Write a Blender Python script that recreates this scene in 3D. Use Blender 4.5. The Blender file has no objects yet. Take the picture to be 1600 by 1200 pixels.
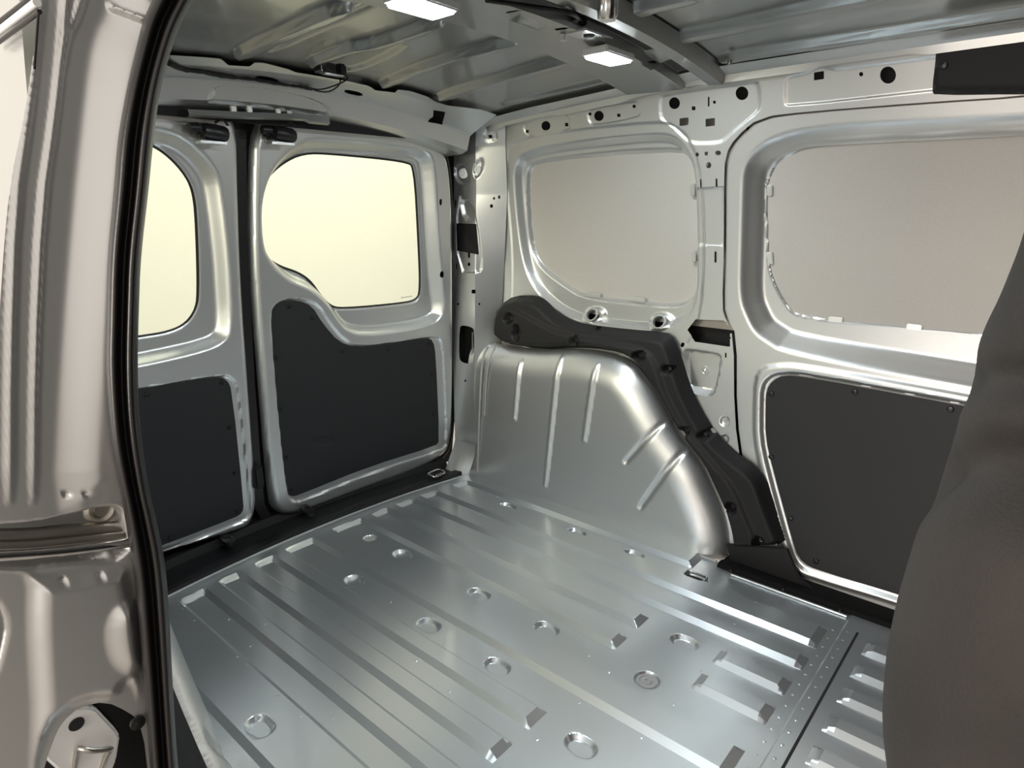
import bpy, bmesh, math, random
import numpy as np
from mathutils import Matrix, Vector
random.seed(4); np.random.seed(4)
S = bpy.context.scene
COL = S.collection

# ------------------------------------------------------------------ camera
F_PX = 1007.48
RW = np.array([[0.65679005, 0.20258837, -0.72635032],
               [-0.75402321, 0.16531722, -0.63570372],
               [-0.00870796, 0.96520887, 0.26133504]])      # camera axes -> world
CAM = np.array([0.0, 0.0, 1.0])
cd = bpy.data.cameras.new('camera'); cam = bpy.data.objects.new('camera', cd); COL.objects.link(cam)
cd.sensor_fit = 'HORIZONTAL'; cd.sensor_width = 36.0; cd.lens = 36.0 * F_PX / 1600.0
cd.clip_start = 0.02; cd.clip_end = 100
U_, _, Vt_ = np.linalg.svd(RW); Ro = U_ @ Vt_
M4 = Matrix([[*Ro[0], CAM[0]], [*Ro[1], CAM[1]], [*Ro[2], CAM[2]], [0, 0, 0, 1]])
cam.matrix_world = M4
S.camera = cam

# ------------------------------------------------------------------ world, lights, exposure
S.view_settings.view_transform = 'Standard'; S.view_settings.look = 'None'
S.view_settings.gamma = 1.0; S.view_settings.use_curve_mapping = False
S.view_settings.exposure = 0.2
w = bpy.data.worlds.new('world'); S.world = w; w.use_nodes = True
bg = w.node_tree.nodes['Background']; bg.inputs[0].default_value = (1.0, 0.91, 0.82, 1); bg.inputs[1].default_value = 0.80

def lamp(name, kind, loc, energy, color, size=None, size_y=None, target=None, spot=None):
    l = bpy.data.lights.new(name, kind); l.energy = energy; l.color = color
    if kind == 'AREA':
        l.shape = 'RECTANGLE'; l.size = size; l.size_y = size_y or size
    elif size: l.shadow_soft_size = size
    o = bpy.data.objects.new(name, l); COL.objects.link(o); o.location = loc
    if target is not None:
        o.rotation_euler = (Vector(target) - Vector(loc)).to_track_quat('-Z', 'Y').to_euler()
    return o
# unseen fill lights added outside the van
lamp('outside_fill', 'AREA', (-2.9, 0.90, 1.30), 150, (1.0, 0.91, 0.82), 2.2, 1.5, (1.6, 1.0, 0.95))
lamp('outside_fill', 'AREA', (3.9, 2.2, 3.5), 205, (0.99, 1.0, 0.86), 4.0, 1.6, (3.6, 6.0, 0.6))

lamp('outside_fill', 'AREA', (-0.45, -2.7, 1.5), 1.5, (1.0, 0.88, 0.79), 0.8, 1.4, (0.1, 0.5, 0.9))
# ------------------------------------------------------------------ materials
def mat(name, col, rough=0.5, metal=0.0, coat=0.0, coat_rough=0.06, bump=0.0, bscale=300.0, var=0.0, vscale=6.0, emit=None, estr=0.0, spec=0.5, rvar=0.0):
    m = bpy.data.materials.new(name); m.use_nodes = True
    nt = m.node_tree; b = nt.nodes['Principled BSDF']
    b.inputs['Base Color'].default_value = (*col, 1); b.inputs['Roughness'].default_value = rough
    b.inputs['Metallic'].default_value = metal; b.inputs['Coat Weight'].default_value = coat
    b.inputs['Coat Roughness'].default_value = coat_rough; b.inputs['Specular IOR Level'].default_value = spec
    tc = nt.nodes.new('ShaderNodeTexCoord')
    if var > 0:
        n = nt.nodes.new('ShaderNodeTexNoise'); n.inputs['Scale'].default_value = vscale; n.inputs['Detail'].default_value = 5
        r = nt.nodes.new('ShaderNodeValToRGB')
        r.color_ramp.elements[0].position = 0.3; r.color_ramp.elements[1].position = 0.7
        r.color_ramp.elements[0].color = (*[c * (1 - var) for c in col], 1)
        r.color_ramp.elements[1].color = (*[min(1, c * (1 + var)) for c in col], 1)
        nt.links.new(tc.outputs['Object'], n.inputs['Vector']); nt.links.new(n.outputs['Fac'], r.inputs['Fac'])
        nt.links.new(r.outputs['Color'], b.inputs['Base Color'])
    if rvar > 0:
        n = nt.nodes.new('ShaderNodeTexNoise'); n.inputs['Scale'].default_value = 9; n.inputs['Detail'].default_value = 4
        mr = nt.nodes.new('ShaderNodeMapRange'); mr.inputs['To Min'].default_value = rough - rvar; mr.inputs['To Max'].default_value = rough + rvar
        nt.links.new(tc.outputs['Object'], n.inputs['Vector']); nt.links.new(n.outputs['Fac'], mr.inputs['Value'])
        nt.links.new(mr.outputs['Result'], b.inputs['Roughness'])
    if bump > 0:
        n = nt.nodes.new('ShaderNodeTexNoise'); n.inputs['Scale'].default_value = bscale; n.inputs['Detail'].default_value = 3
        bp = nt.nodes.new('ShaderNodeBump'); bp.inputs['Strength'].default_value = bump; bp.inputs['Distance'].default_value = 0.002
        nt.links.new(tc.outputs['Object'], n.inputs['Vector']); nt.links.new(n.outputs['Fac'], bp.inputs['Height'])
        nt.links.new(bp.outputs['Normal'], b.inputs['Normal'])
    if emit:
        b.inputs['Emission Color'].default_value = (*emit, 1); b.inputs['Emission Strength'].default_value = estr
    return m
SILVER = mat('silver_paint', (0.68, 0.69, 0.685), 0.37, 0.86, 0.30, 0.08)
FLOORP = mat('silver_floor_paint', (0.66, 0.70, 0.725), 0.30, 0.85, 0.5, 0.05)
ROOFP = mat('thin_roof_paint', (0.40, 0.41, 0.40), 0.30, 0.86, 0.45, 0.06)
BOWSHADE = mat('painted_bow_shade', (0.05, 0.05, 0.052), 0.55, 0.3)  # dark grey stands in for the shade inside the roof bow
PRIMER = mat('thin_silver_overspray', (0.40, 0.405, 0.40), 0.55, 0.45, 0.0, var=0.05, vscale=5)
SKIN = mat('grey_outer_skin', (0.45, 0.43, 0.40), 0.62, 0.25, 0.0, bump=0.05, bscale=160, var=0.03, vscale=220)
CAVITY = mat('cavity_shade', (0.012, 0.012, 0.013), 0.8)  # near-black in place of the shade behind holes and gaps
BOARD = mat('black_hardboard', (0.011, 0.011, 0.0125), 0.62, bump=0.12, bscale=500, var=0.12, vscale=300)
PLASTIC = mat('black_moulded_plastic', (0.011, 0.0105, 0.011), 0.60, bump=0.2, bscale=700, spec=0.35)
MATB = mat('black_sill_plastic', (0.008, 0.008, 0.009), 0.45, bump=0.3, bscale=500)
STEPM = mat('matt_black_step_plastic', (0.006, 0.006, 0.006), 0.85, bump=0.2, bscale=500, spec=0.12)
RUBBER = mat('black_rubber', (0.010, 0.009, 0.009), 0.38, bump=0.08, bscale=300)
CLIPM = mat('black_clip', (0.008, 0.008, 0.008), 0.35)
CHROME = mat('bright_metal', (0.75, 0.75, 0.74), 0.18, 1.0)
ZINC = mat('zinc_metal', (0.42, 0.40, 0.36), 0.35, 1.0)
WIRE = mat('wire_tape', (0.01, 0.01, 0.01), 0.6, bump=0.5, bscale=400)
LENS = mat('led_lens', (0.9, 0.95, 1.0), 0.3, emit=(0.90, 0.97, 1.0), estr=14)
HOUSING = mat('lamp_housing', (0.75, 0.76, 0.76), 0.4)
SEAM = mat('grey_seam_sealer', (0.36, 0.36, 0.36), 0.5)
def fabric():
    m = mat('seat_fabric', (0.030, 0.0265, 0.0245), 0.88, bump=0.6, bscale=380, var=0.25, vscale=7)
    return m
FABRIC = fabric()
def glassmat():
    m = bpy.data.materials.new('tinted_glass'); m.use_nodes = True; nt = m.node_tree
    for n in list(nt.nodes): nt.nodes.remove(n)
    o = nt.nodes.new('ShaderNodeOutputMaterial'); t = nt.nodes.new('ShaderNodeBsdfTransparent'); g = nt.nodes.new('ShaderNodeBsdfGlossy')
    t.inputs[0].default_value = (0.78, 0.815, 0.71, 1); g.inputs['Roughness'].default_value = 0.02; g.inputs[0].default_value = (1, 1, 1, 1)
    mx = nt.nodes.new('ShaderNodeMixShader'); lw = nt.nodes.new('ShaderNodeFresnel'); lw.inputs[0].default_value = 1.3
    nt.links.new(lw.outputs[0], mx.inputs[0]); nt.links.new(t.outputs[0], mx.inputs[1]); nt.links.new(g.outputs[0], mx.inputs[2])
    nt.links.new(mx.outputs[0], o.inputs[0]); return m
GLASS = glassmat()

# ------------------------------------------------------------------ object helpers
def mesh_obj(name, verts, faces, m, parent=None, smooth=True, angle=35):
    me = bpy.data.meshes.new(name); me.from_pydata([tuple(v) for v in verts], [], faces); me.update()
    me.materials.append(m)
    if smooth:
        me.shade_smooth()
        if angle: me.set_sharp_from_angle(angle=math.radians(angle))
    o = bpy.data.objects.new(name, me); COL.objects.link(o)
    if parent: o.parent = parent
    return o
def bm_obj(name, bm, m, parent=None, smooth=True, angle=35):
    me = bpy.data.meshes.new(name); bm.normal_update(); bm.to_mesh(me); bm.free(); me.materials.append(m)
    if smooth:
        me.shade_smooth(); me.set_sharp_from_angle(angle=math.radians(angle))
    o = bpy.data.objects.new(name, me); COL.objects.link(o)
    if parent: o.parent = parent
    return o
def empty(name, loc=(0, 0, 0)):
    o = bpy.data.objects.new(name, None); COL.objects.link(o); o.location = loc; o.empty_display_size = 0.05
    return o
def tag(o, label=None, cat=None, group=None, kind=None):
    if label: o['label'] = label
    if cat: o['category'] = cat
    if group: o['group'] = group
    if kind: o['kind'] = kind
    return o
def under(o, root):
    """parent a world-space mesh to a root Empty, keeping it where it is"""
    o.parent = root; o.matrix_parent_inverse = Matrix.Translation(-root.location) if root.type == 'EMPTY' else Matrix()
    return o

# projection between photograph-sized pixels and space
def ray(px, py):
    r = np.array([px - 800.0, -(py - 600.0), -F_PX]); return RW @ r
def project(P):
    q = (np.asarray(P) - CAM) @ RW           # camera coordinates
    z = -q[..., 2]
    return np.stack([800 + F_PX * q[..., 0] / z, 600 - F_PX * q[..., 1] / z], -1)
def onx(p, x): r = ray(*p); return CAM + r * (x / r[0])
def ony(p, y): r = ray(*p); return CAM + r * (y / r[1])
def onz(p, z): r = ray(*p); return CAM + r * ((z - 1) / r[2])

# ------------------------------------------------------------------ pressed-sheet builder
def chaikin(P, n=2, closed=True):
    P = np.asarray(P, float)
    for _ in range(n):
        if closed:
            Q = np.roll(P, -1, 0); P = np.stack([P * .75 + Q * .25, P * .25 + Q * .75], 1).reshape(-1, P.shape[1])
        else:
            a, b = P[:-1], P[1:]
            P = np.vstack([P[:1], np.stack([a * .75 + b * .25, a * .25 + b * .75], 1).reshape(-1, P.shape[1]), P[-1:]])
    return P
def sdf(poly, X, Y):
    """signed distance, negative inside"""
    A = np.asarray(poly, float); B = np.roll(A, -1, 0)
    d2 = np.full(X.shape, 1e9); ins = np.zeros(X.shape, bool)
    for (ax, ay), (bx, by) in zip(A, B):
        ex, ey = bx - ax, by - ay; L = ex * ex + ey * ey
        if L < 1e-14: continue
        t = np.clip(((X - ax) * ex + (Y - ay) * ey) / L, 0, 1)
        d2 = np.minimum(d2, (X - ax - t * ex) ** 2 + (Y - ay - t * ey) ** 2)
        c = (ay > Y) != (by > Y)
        if abs(ey) > 1e-12: ins ^= c & (X < ax + (Y - ay) * ex / ey)
    d = np.sqrt(d2); return np.where(ins, -d, d)
def ring(cx, cy, rx, ry=None, n=20):
    ry = ry or rx; a = np.linspace(0, 2 * math.pi, n, endpoint=False)
    return np.stack([cx + rx * np.cos(a), cy + ry * np.sin(a)], 1)
def box_px(cx, cy, w_, h_, sk=0.0):
    return [(cx - w_ / 2, cy - h_ / 2 + sk), (cx + w_ / 2, cy - h_ / 2 - sk), (cx + w_ / 2, cy + h_ / 2 - sk), (cx - w_ / 2, cy + h_ / 2 + sk)]

def rc(pts, r):
    P = np.asarray(pts, float); o = []
    for i in range(len(P)):
        a, b, c = P[i - 1], P[i], P[(i + 1) % len(P)]; la, lc = np.linalg.norm(a - b), np.linalg.norm(c - b)
        o += [tuple(b + (a - b) * min(r / la, .45)), tuple(b + (c - b) * min(r / lc, .45))]
    return o
class Sheet:
    def __init__(s, u0, u1, v0, v1, cell, f, normal_h):
        """f(u,v)->xyz arrays ; normal_h: direction that +height moves the sheet (array or function)"""
        s.u0, s.u1, s.v0, s.v1, s.cell = u0, u1, v0, v1, cell
        s.f, s.nh = f, normal_h; s.feats = []; s.cuts = []; s.keep = None; s.eu = []; s.ev = []
        uu, vv = np.meshgrid(np.linspace(u0, u1, 90), np.linspace(v0, v1, 90)); s._g = (uu.ravel(), vv.ravel())
        s._p = project(s.f(*s._g))
    def uv(s, p):
        """surface parameters of the point seen at pixel p"""
        p = np.asarray(p, float); k = np.argmin(((s._p - p) ** 2).sum(1)); u, v = s._g[0][k], s._g[1][k]
        e = 1e-4
        for _ in range(6):
            a = project(s.f(np.array([u, u + e, u]), np.array([v, v, v + e])))
            J = np.stack([(a[1] - a[0]) / e, (a[2] - a[0]) / e], 1)
            try: d = np.linalg.solve(J, p - a[0])
            except Exception: break
            u += float(np.clip(d[0], -.1, .1)); v += float(np.clip(d[1], -.1, .1))
        return u, v
    def poly(s, pts, n=2): return chaikin([s.uv(p) for p in pts], n) if n else np.array([s.uv(p) for p in pts])
    def press(s, poly, depth, width, shape='smooth'): s.feats.append((np.asarray(poly), depth, width, shape)); return s
    def cut(s, poly, fine=False):
        s.cuts.append(np.asarray(poly))
        if fine:
            P = np.asarray(poly); a, b = P.min(0) - .001, P.max(0) + .001
            n0 = max(3, int((b[0] - a[0]) / .0016)); n1 = max(3, int((b[1] - a[1]) / .0016))
            s.eu += list(np.linspace(a[0], b[0], min(n0, 16))); s.ev += list(np.linspace(a[1], b[1], min(n1, 16)))
        return s
    def fine_box(s, a, b, step):
        s.eu += list(np.arange(a[0], b[0], step)); s.ev += list(np.arange(a[1], b[1], step))
    def grid(s, lo, hi, extra):
        base = np.linspace(lo, hi, int(round((hi - lo) / s.cell)) + 1)
        ex = np.array(sorted(e for e in extra if lo < e < hi)); out = list(ex)
        if len(ex):
            keep = [b for b in base if np.min(np.abs(ex - b)) > s.cell * .35 or b in (lo, hi)]
            out = sorted(keep + out)
        else: out = list(base)
        r = [out[0]]
        for o in out[1:]:
            if o - r[-1] > 4e-4: r.append(o)
        return np.array(r)
    def height(s, U, V):
        H = np.zeros(U.shape)
        for poly, depth, width, shape in s.feats:
            if callable(depth) and shape == 'func': H += depth(U, V); continue
            a = poly.min(0) - .001; b = poly.max(0) + .001
            m = (U > a[0]) & (U < b[0]) & (V > a[1]) & (V < b[1])
            if not m.any(): continue
            d = -sdf(poly, U[m], V[m]); t = np.clip(d / width, 0, 1)
            if shape == 'smooth': t = t * t * (3 - 2 * t)
            elif shape == 'round': t = np.sqrt(np.clip(1 - (1 - t) ** 2, 0, 1))
            elif shape == 'groove': t = np.where(d > 0, np.sin(np.pi * np.clip(d / width, 0, 1)), 0)
            H[m] += depth * t
        return H
    def func(s, fn): s.feats.append((np.zeros((1, 2)), fn, 0, 'func')); return s
    def build(s, name, m, parent=None, angle=40, flip=False):
        u = s.grid(s.u0, s.u1, s.eu); v = s.grid(s.v0, s.v1, s.ev)
        U, V = np.meshgrid(u, v); nu, nv = len(u), len(v)
        D = np.full(U.shape, -1.0)
        if s.keep is not None: D = sdf(s.keep, U, V)
        for c in s.cuts:
            a = c.min(0) - .012; b = c.max(0) + .012
            mk = (U > a[0]) & (U < b[0]) & (V > a[1]) & (V < b[1])
            if mk.any(): D[mk] = np.maximum(D[mk], -sdf(c, U[mk], V[mk]))
        idx = np.arange(nu * nv).reshape(nv, nu)
        q = np.stack([idx[:-1, :-1], idx[:-1, 1:], idx[1:, 1:], idx[1:, :-1]], -1).reshape(-1, 4)
        good = D.ravel()[q].mean(1) < 0
        if D.max() > -.5:
            cu = np.gradient(u)[None, :] * np.ones_like(U); cv = np.gradient(v)[:, None] * np.ones_like(U)
            gu = np.gradient(D, u, axis=1); gv = np.gradient(D, v, axis=0)
            g = np.sqrt(gu ** 2 + gv ** 2); gu = gu / np.maximum(g, 1e-6); gv = gv / np.maximum(g, 1e-6)
            inn = np.zeros(nu * nv, bool); out = np.zeros(nu * nv, bool)
            inn[q[good].ravel()] = True; out[q[~good].ravel()] = True
            sn = (inn & out).reshape(U.shape) & (np.abs(D) < 1.5 * np.maximum(cu, cv)) & (g > .3)
            U = np.where(sn, U - D * gu, U); V = np.where(sn, V - D * gv, V)
        H = s.height(U, V)
        P = s.f(U.ravel(), V.ravel()); N = s.nh(U.ravel(), V.ravel()) if callable(s.nh) else np.asarray(s.nh)[None, :]
        P = P + N * H.ravel()[:, None]
        q = q[good]
        if flip: q = q[:, ::-1]
        used = np.zeros(nu * nv, bool); used[q.ravel()] = True
        remap = np.cumsum(used) - 1; P = P[used]; q = remap[q]
        me = bpy.data.meshes.new(name); me.vertices.add(len(P)); me.vertices.foreach_set('co', P.astype(np.float32).ravel())
        me.loops.add(q.size); me.loops.foreach_set('vertex_index', q.ravel().astype(np.int32))
        me.polygons.add(len(q)); me.polygons.foreach_set('loop_start', np.arange(0, q.size, 4, dtype=np.int32))
        me.polygons.foreach_set('loop_total', np.full(len(q), 4, dtype=np.int32))
        me.update(calc_edges=True); me.validate(); me.materials.append(m); me.shade_smooth()
        if angle: me.set_sharp_from_angle(angle=math.radians(angle))
        o = bpy.data.objects.new(name, me); COL.objects.link(o)
        if parent: o.parent = parent
        return o
    def at(s, p, h=0.0):
        u, v = s.uv(p); P = s.f(np.array([u]), np.array([v]))[0]
        N = (s.nh(np.array([u]), np.array([v]))[0] if callable(s.nh) else np.asarray(s.nh))
        return P + N * h

# ------------------------------------------------------------------ small solids
def frame_of(n):
    n = Vector(n).normalized(); a = Vector((0, 0, 1)) if abs(n.z) < .9 else Vector((1, 0, 0))
    x = a.cross(n).normalized(); y = n.cross(x); return x, y, n
def lathe(name, P, n, prof, m, parent=None, seg=20, sx=1.0, sy=1.0, cap=True):
    """surface of revolution about direction n at P; prof = [(r,h)...]"""
    x, y, n = frame_of(n); P = Vector(P); vs = []; fs = []
    for r, h in prof:
        for k in range(seg):
            a = 2 * math.pi * k / seg; vs.append(P + x * (r * math.cos(a) * sx) + y * (r * math.sin(a) * sy) + n * h)
    for i in range(len(prof) - 1):
        for k in range(seg):
            k2 = (k + 1) % seg; fs.append((i * seg + k, i * seg + k2, (i + 1) * seg + k2, (i + 1) * seg + k))
    if cap and prof[-1][0] > 1e-5: fs.append(tuple((len(prof) - 1) * seg + k for k in range(seg)))
    if cap and prof[0][0] > 1e-5: fs.append(tuple(reversed([k for k in range(seg)])))
    return mesh_obj(name, vs, fs, m, parent)
def tube(name, pts, r, m, parent=None, seg=8, rfun=None, smooth_n=2, closed_ends=True):
    P = chaikin(np.array(pts, float), smooth_n, closed=False) if smooth_n else np.array(pts, float)
    vs = []; fs = []; up = None
    for i, p in enumerate(P):
        t = Vector(P[min(i + 1, len(P) - 1)] - P[max(i - 1, 0)]).normalized()
        if up is None: up = frame_of(t)[0]
        x = (up - t * up.dot(t)).normalized(); up = x; y = t.cross(x)
        rr = r if rfun is None else rfun(i / (len(P) - 1)) * r
        for k in range(seg):
            a = 2 * math.pi * k / seg; vs.append(Vector(p) + x * (rr * math.cos(a)) + y * (rr * math.sin(a)))
    for i in range(len(P) - 1):
        for k in range(seg):
            k2 = (k + 1) % seg; fs.append((i * seg + k, i * seg + k2, (i + 1) * seg + k2, (i + 1) * seg + k))
    fs.append(tuple(range(seg))); fs.append(tuple(reversed(range((len(P) - 1) * seg, len(P) * seg))))
    return mesh_obj(name, vs, fs, m, parent, angle=50)
def slab(name, outline, n, thick, m, parent=None, bevel=0.0015):
    """prism: 3-D outline extruded by thick along n, edges bevelled"""
    bm = bmesh.new(); n = Vector(n).normalized()
    a = [bm.verts.new(Vector(p)) for p in outline]; f = bm.faces.new(a)
    r = bmesh.ops.extrude_face_region(bm, geom=[f]); vs = [g for g in r['geom'] if isinstance(g, bmesh.types.BMVert)]
    bmesh.ops.translate(bm, verts=vs, vec=n * thick); bmesh.ops.recalc_face_normals(bm, faces=bm.faces)
    if bevel: bmesh.ops.bevel(bm, geom=bm.edges[:], offset=bevel, segments=2, affect='EDGES', clamp_overlap=True)
    return bm_obj(name, bm, m, parent)
def block(name, c, size, m, parent=None, rot=None, bevel=0.002):
    bm = bmesh.new(); bmesh.ops.create_cube(bm, size=1)
    bmesh.ops.scale(bm, verts=bm.verts, vec=size)
    if bevel: bmesh.ops.bevel(bm, geom=bm.edges[:], offset=min(bevel, min(size) * .3), segments=2, affect='EDGES')
    Mx = Matrix.Translation(c) @ (rot or Matrix()).to_4x4(); bmesh.ops.transform(bm, matrix=Mx, verts=bm.verts)
    return bm_obj(name, bm, m, parent)
def copy_of(o, loc, parent=None, rot=None):
    c = o.copy(); COL.objects.link(c); c.location = loc
    if rot: c.rotation_euler = rot
    if parent: c.parent = parent
    return c

XC = 0.98         # van centre line
# hall outside the van
HALLW = mat('white_hall_wall', (0.82, 0.81, 0.78), 0.8); HALLF = mat('grey_hall_floor', (0.30, 0.28, 0.26), 0.45)
o = mesh_obj('wall_back', [(-9, 6.0, -.6), (9, 6.0, -.6), (9, 6.0, 3.6), (-9, 6.0, 3.6)], [(0, 1, 2, 3)], HALLW, smooth=False); tag(o, 'plain white hall wall seen through the rear windows', kind='structure')
o = mesh_obj('floor', [(-9, -9, -.6), (9, -9, -.6), (9, 6.0, -.6), (-9, 6.0, -.6)], [(0, 1, 2, 3)], HALLF, smooth=False); tag(o, 'grey hall floor under the van', kind='structure')
# ================================================================== FLOOR
FZ = 0.012        # rib height
def yrear(x): return 1.727 - 0.16 * (x - XC) ** 2
fl = Sheet(0.20, 1.655, -0.60, 1.735, 0.012, lambda u, v: np.stack([u, v, 0 * u], 1), (0, 0, 1))
ribs = []   # (x0,x1 base outline, y0,y1, height)
W = 0.0125
def rib(x0, x1, y0, y1): ribs.append((x0, x1, y0, y1))
YE = 0.677
rib(0.42, 0.553, 0.05, 3); rib(0.604, 0.664, 0.05, 3); rib(0.708, 0.770, YE, 3); rib(0.814, 0.876, YE, 3)
rib(0.952, 1.042, 0.33, 3); rib(1.131, 1.190, YE, 3); rib(1.235, 1.292, YE, 3); rib(1.340, 1.395, .321, 3); rib(1.4385, 1.533, .321, 3); rib(1.577, 1.70, .70, 3)
# short ribs towards the front
rib(1.236, 1.292, .325, .487); rib(1.131, 1.190, .325, .487)
for x0 in (1.48, 1.384, 1.287, 1.185, 1.083, .98): rib(x0, x0 + .055, -.25, .235)
for (x0, x1, y0, y1) in ribs:
    fl.eu += [x0, x0 + W, x1 - W, x1]; fl.ev += [y for y in (y0, y0 + .018, y1) if y < 2]
fl.eu += [.31, 1.65]; fl.ev += list(np.linspace(1.60, 1.73, 30)) + [.262, .27, .292, .296]
def floor_h(U, V):
    H = np.zeros(U.shape)
    for (x0, x1, y0, y1) in ribs:
        a = np.clip(np.minimum((U - x0) / W, (x1 - U) / W), 0, 1); b = np.clip(np.minimum((V - y0) / .018, (y1 - V) / .018), 0, 1)
        H = np.maximum(H, np.minimum(a, b) * FZ)
    e = yrear(U) - .064                      # rear closing edge
    H = np.maximum(H, np.clip((V - e) / .018, 0, 1) * FZ)
    H += .0035 * np.clip((.296 - V) / .004, 0, 1)            # lap joint to the front floor
    H -= .005 * ((V > .262) & (V < .268) & (U < 1.57))
    return H
fl.func(floor_h)
def pocket(cx, cy, lx=.052, ly=.072, d=-.010):
    a = .016; P = [(cx - lx / 2 + a, cy - ly / 2), (cx + lx / 2 - a, cy - ly / 2), (cx + lx / 2, cy - ly / 2 + a), (cx + lx / 2, cy + ly / 2 - a), (cx + lx / 2 - a, cy + ly / 2), (cx - lx / 2 + a, cy + ly / 2), (cx - lx / 2, cy + ly / 2 - a), (cx - lx / 2, cy - ly / 2 + a)]
    P = chaikin(P, 2); fl.press(P, d, .011); fl.fine_box((cx - lx / 2 - .004, cy - ly / 2 - .004), (cx + lx / 2 + .004, cy + ly / 2 + .004), .003)
for p in [(.911, 1.389), (.911, 1.081), (.911, .850), (.85, .576), (1.09, 1.398), (1.09, 1.079), (1.09, .848), (1.264, .566), (1.538, 1.372), (1.538, 1.079), (1.538, .869), (.465, 1.082), (.465, .85)]:
    pocket(*p)
pocket(1.537, .671, .05, .078)
plugs = [(1.089, 1.556, .017), (1.092, .569, .022)]
for x, y, r in plugs:
    fl.press(ring(x, y, r * 1.35), -.006, .006); fl.fine_box((x - r * 1.5, y - r * 1.5), (x + r * 1.5, y + r * 1.5), .003)
fl.cuts.append(np.array([(.2, yrear(.2))] + [(x, yrear(x)) for x in np.linspace(.2, 1.7, 24)] + [(1.7, 1.8), (.2, 1.8)]))
fo = fl.build('floor', FLOORP, angle=14); tag(fo, 'silver painted ribbed steel cargo floor of the van', kind='structure')
for x, y, r in plugs:
    lathe('plug', (x, y, -.006), (0, 0, 1), [(r * 1.05, 0), (r, .004), (r * .8, .0045), (r * .72, .002), (r * .5, .002), (r * .42, .005), (r * .2, .0055), (r * .15, .003), (0, .003)], SEAM, fo, 24)
# spot-weld dimples
dv = []
for k in range(14):
    dv += [(1.54 - .041 * k, .311), (1.55 - .041 * k, .281)]
for px in [(270, 940), (279, 951), (285, 957), (297, 970), (304, 976), (357, 968), (391, 1010), (372, 1033), (386, 1046), (436, 1095), (471, 1126), (415, 982), (600, 900), (610, 941), (624, 945), (702, 1080), (840, 1155), (520, 1122), (650, 1032), (905, 1098), (1003, 1153), (952, 1050), (1053, 1101), (1095, 1048), (920, 1024), (1001, 1005), (1148, 975), (1180, 947), (1206, 956), (1236, 964)]:
    q = onz(px, 0); dv.append((q[0], q[1]))
vs, fs = [], []
for (x, y) in dv:
    z = FZ if any(a + .01 < x < b - .01 and c + .01 < y < d for a, b, c, d in ribs) else 0
    z += .0035 if y < .29 else 0
    b = len(vs); vs.append((x, y, z + .002))
    for k in range(8): vs.append((x + .0042 * math.cos(k * math.pi / 4), y + .0042 * math.sin(k * math.pi / 4), z - .0002))
    for k in range(8): fs.append((b, b + 1 + k, b + 1 + (k + 1) % 8))
o = mesh_obj('spot_welds', vs, fs, FLOORP, fo, angle=80); tag(o, kind='stuff')
tube('rear_lip', [(x, yrear(x) - .003, FZ) for x in np.linspace(.25, 1.65, 40)], .0035, FLOORP, fo, 6)
# seam sealer bead beside the arch
tube('sealer_bead', [(1.652, y, .004) for y in np.linspace(1.66, .66, 20)], .0045, SEAM, fo, 6)

# lashing rings
def lashing(x, y, ang, label, z=0):
    r = empty('lashing_ring', (x, y, z)); tag(r, label, 'ring')
    c, s_ = math.cos(ang), math.sin(ang)
    def L(a, b, h): return (x + a * c - b * s_, y + a * s_ + b * c, z + h)
    under(tube('loop', [L(-.018, -.026, .0), L(-.018, .026, .0), L(-.012, .03, .003), L(.012, .03, .006), L(.018, .024, .006), L(.018, -.024, .006), L(.012, -.03, .006), L(-.012, -.03, .003), L(-.018, -.024, 0)], .0034, CHROME, None, 8, smooth_n=1), r)
    under(slab('bracket', [L(-.022, -.016, -.004), L(-.010, -.016, -.004), L(-.010, .016, -.004), L(-.022, .016, -.004)], (0, 0, 1), .009, ZINC), r)
    under(slab('base_plate', [L(-.02, -.03, -.0095), L(.02, -.03, -.0095), L(.02, .03, -.0095), L(-.02, .03, -.0095)], (0, 0, 1), .003, CAVITY), r)
    return r
lashing(1.537, .671, 0, 'fold-down chrome lashing ring in the cargo floor before the wheel arch')

# ================================================================== RIGHT WALL (far side)
def xw(z): return 1.745 - np.where(z > .6, .22, .10) * (z - .6) ** 2
fwall = lambda u, v: np.stack([xw(v), u, v], 1)
wr = Sheet(-0.75, 1.60, -0.02, 1.335, 0.0038, fwall, (-1, 0, 0))
P_ = wr.poly
# sliding-door aperture
ap_out = [(1900, 130), (1600, 150), (1456, 159), (1262, 174), (1186.6, 183), (1150, 214), (1133, 242), (1131, 290), (1131, 383), (1128, 480), (1134, 500), (1146, 524), (1147, 650), (1158, 730), (1190, 800), (1215, 850), (1222, 872), (1228, 905), (1450, 990), (1900, 1200)]
ap_uv = [wr.uv(p) for p in ap_out[1:-2]]
ap = chaikin([(-.9, ap_uv[0][1] + .01)] + ap_uv + [(ap_uv[-1][0] + .01, -.06), (-.9, -.06)], 1)
wr.cut(ap)
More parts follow.
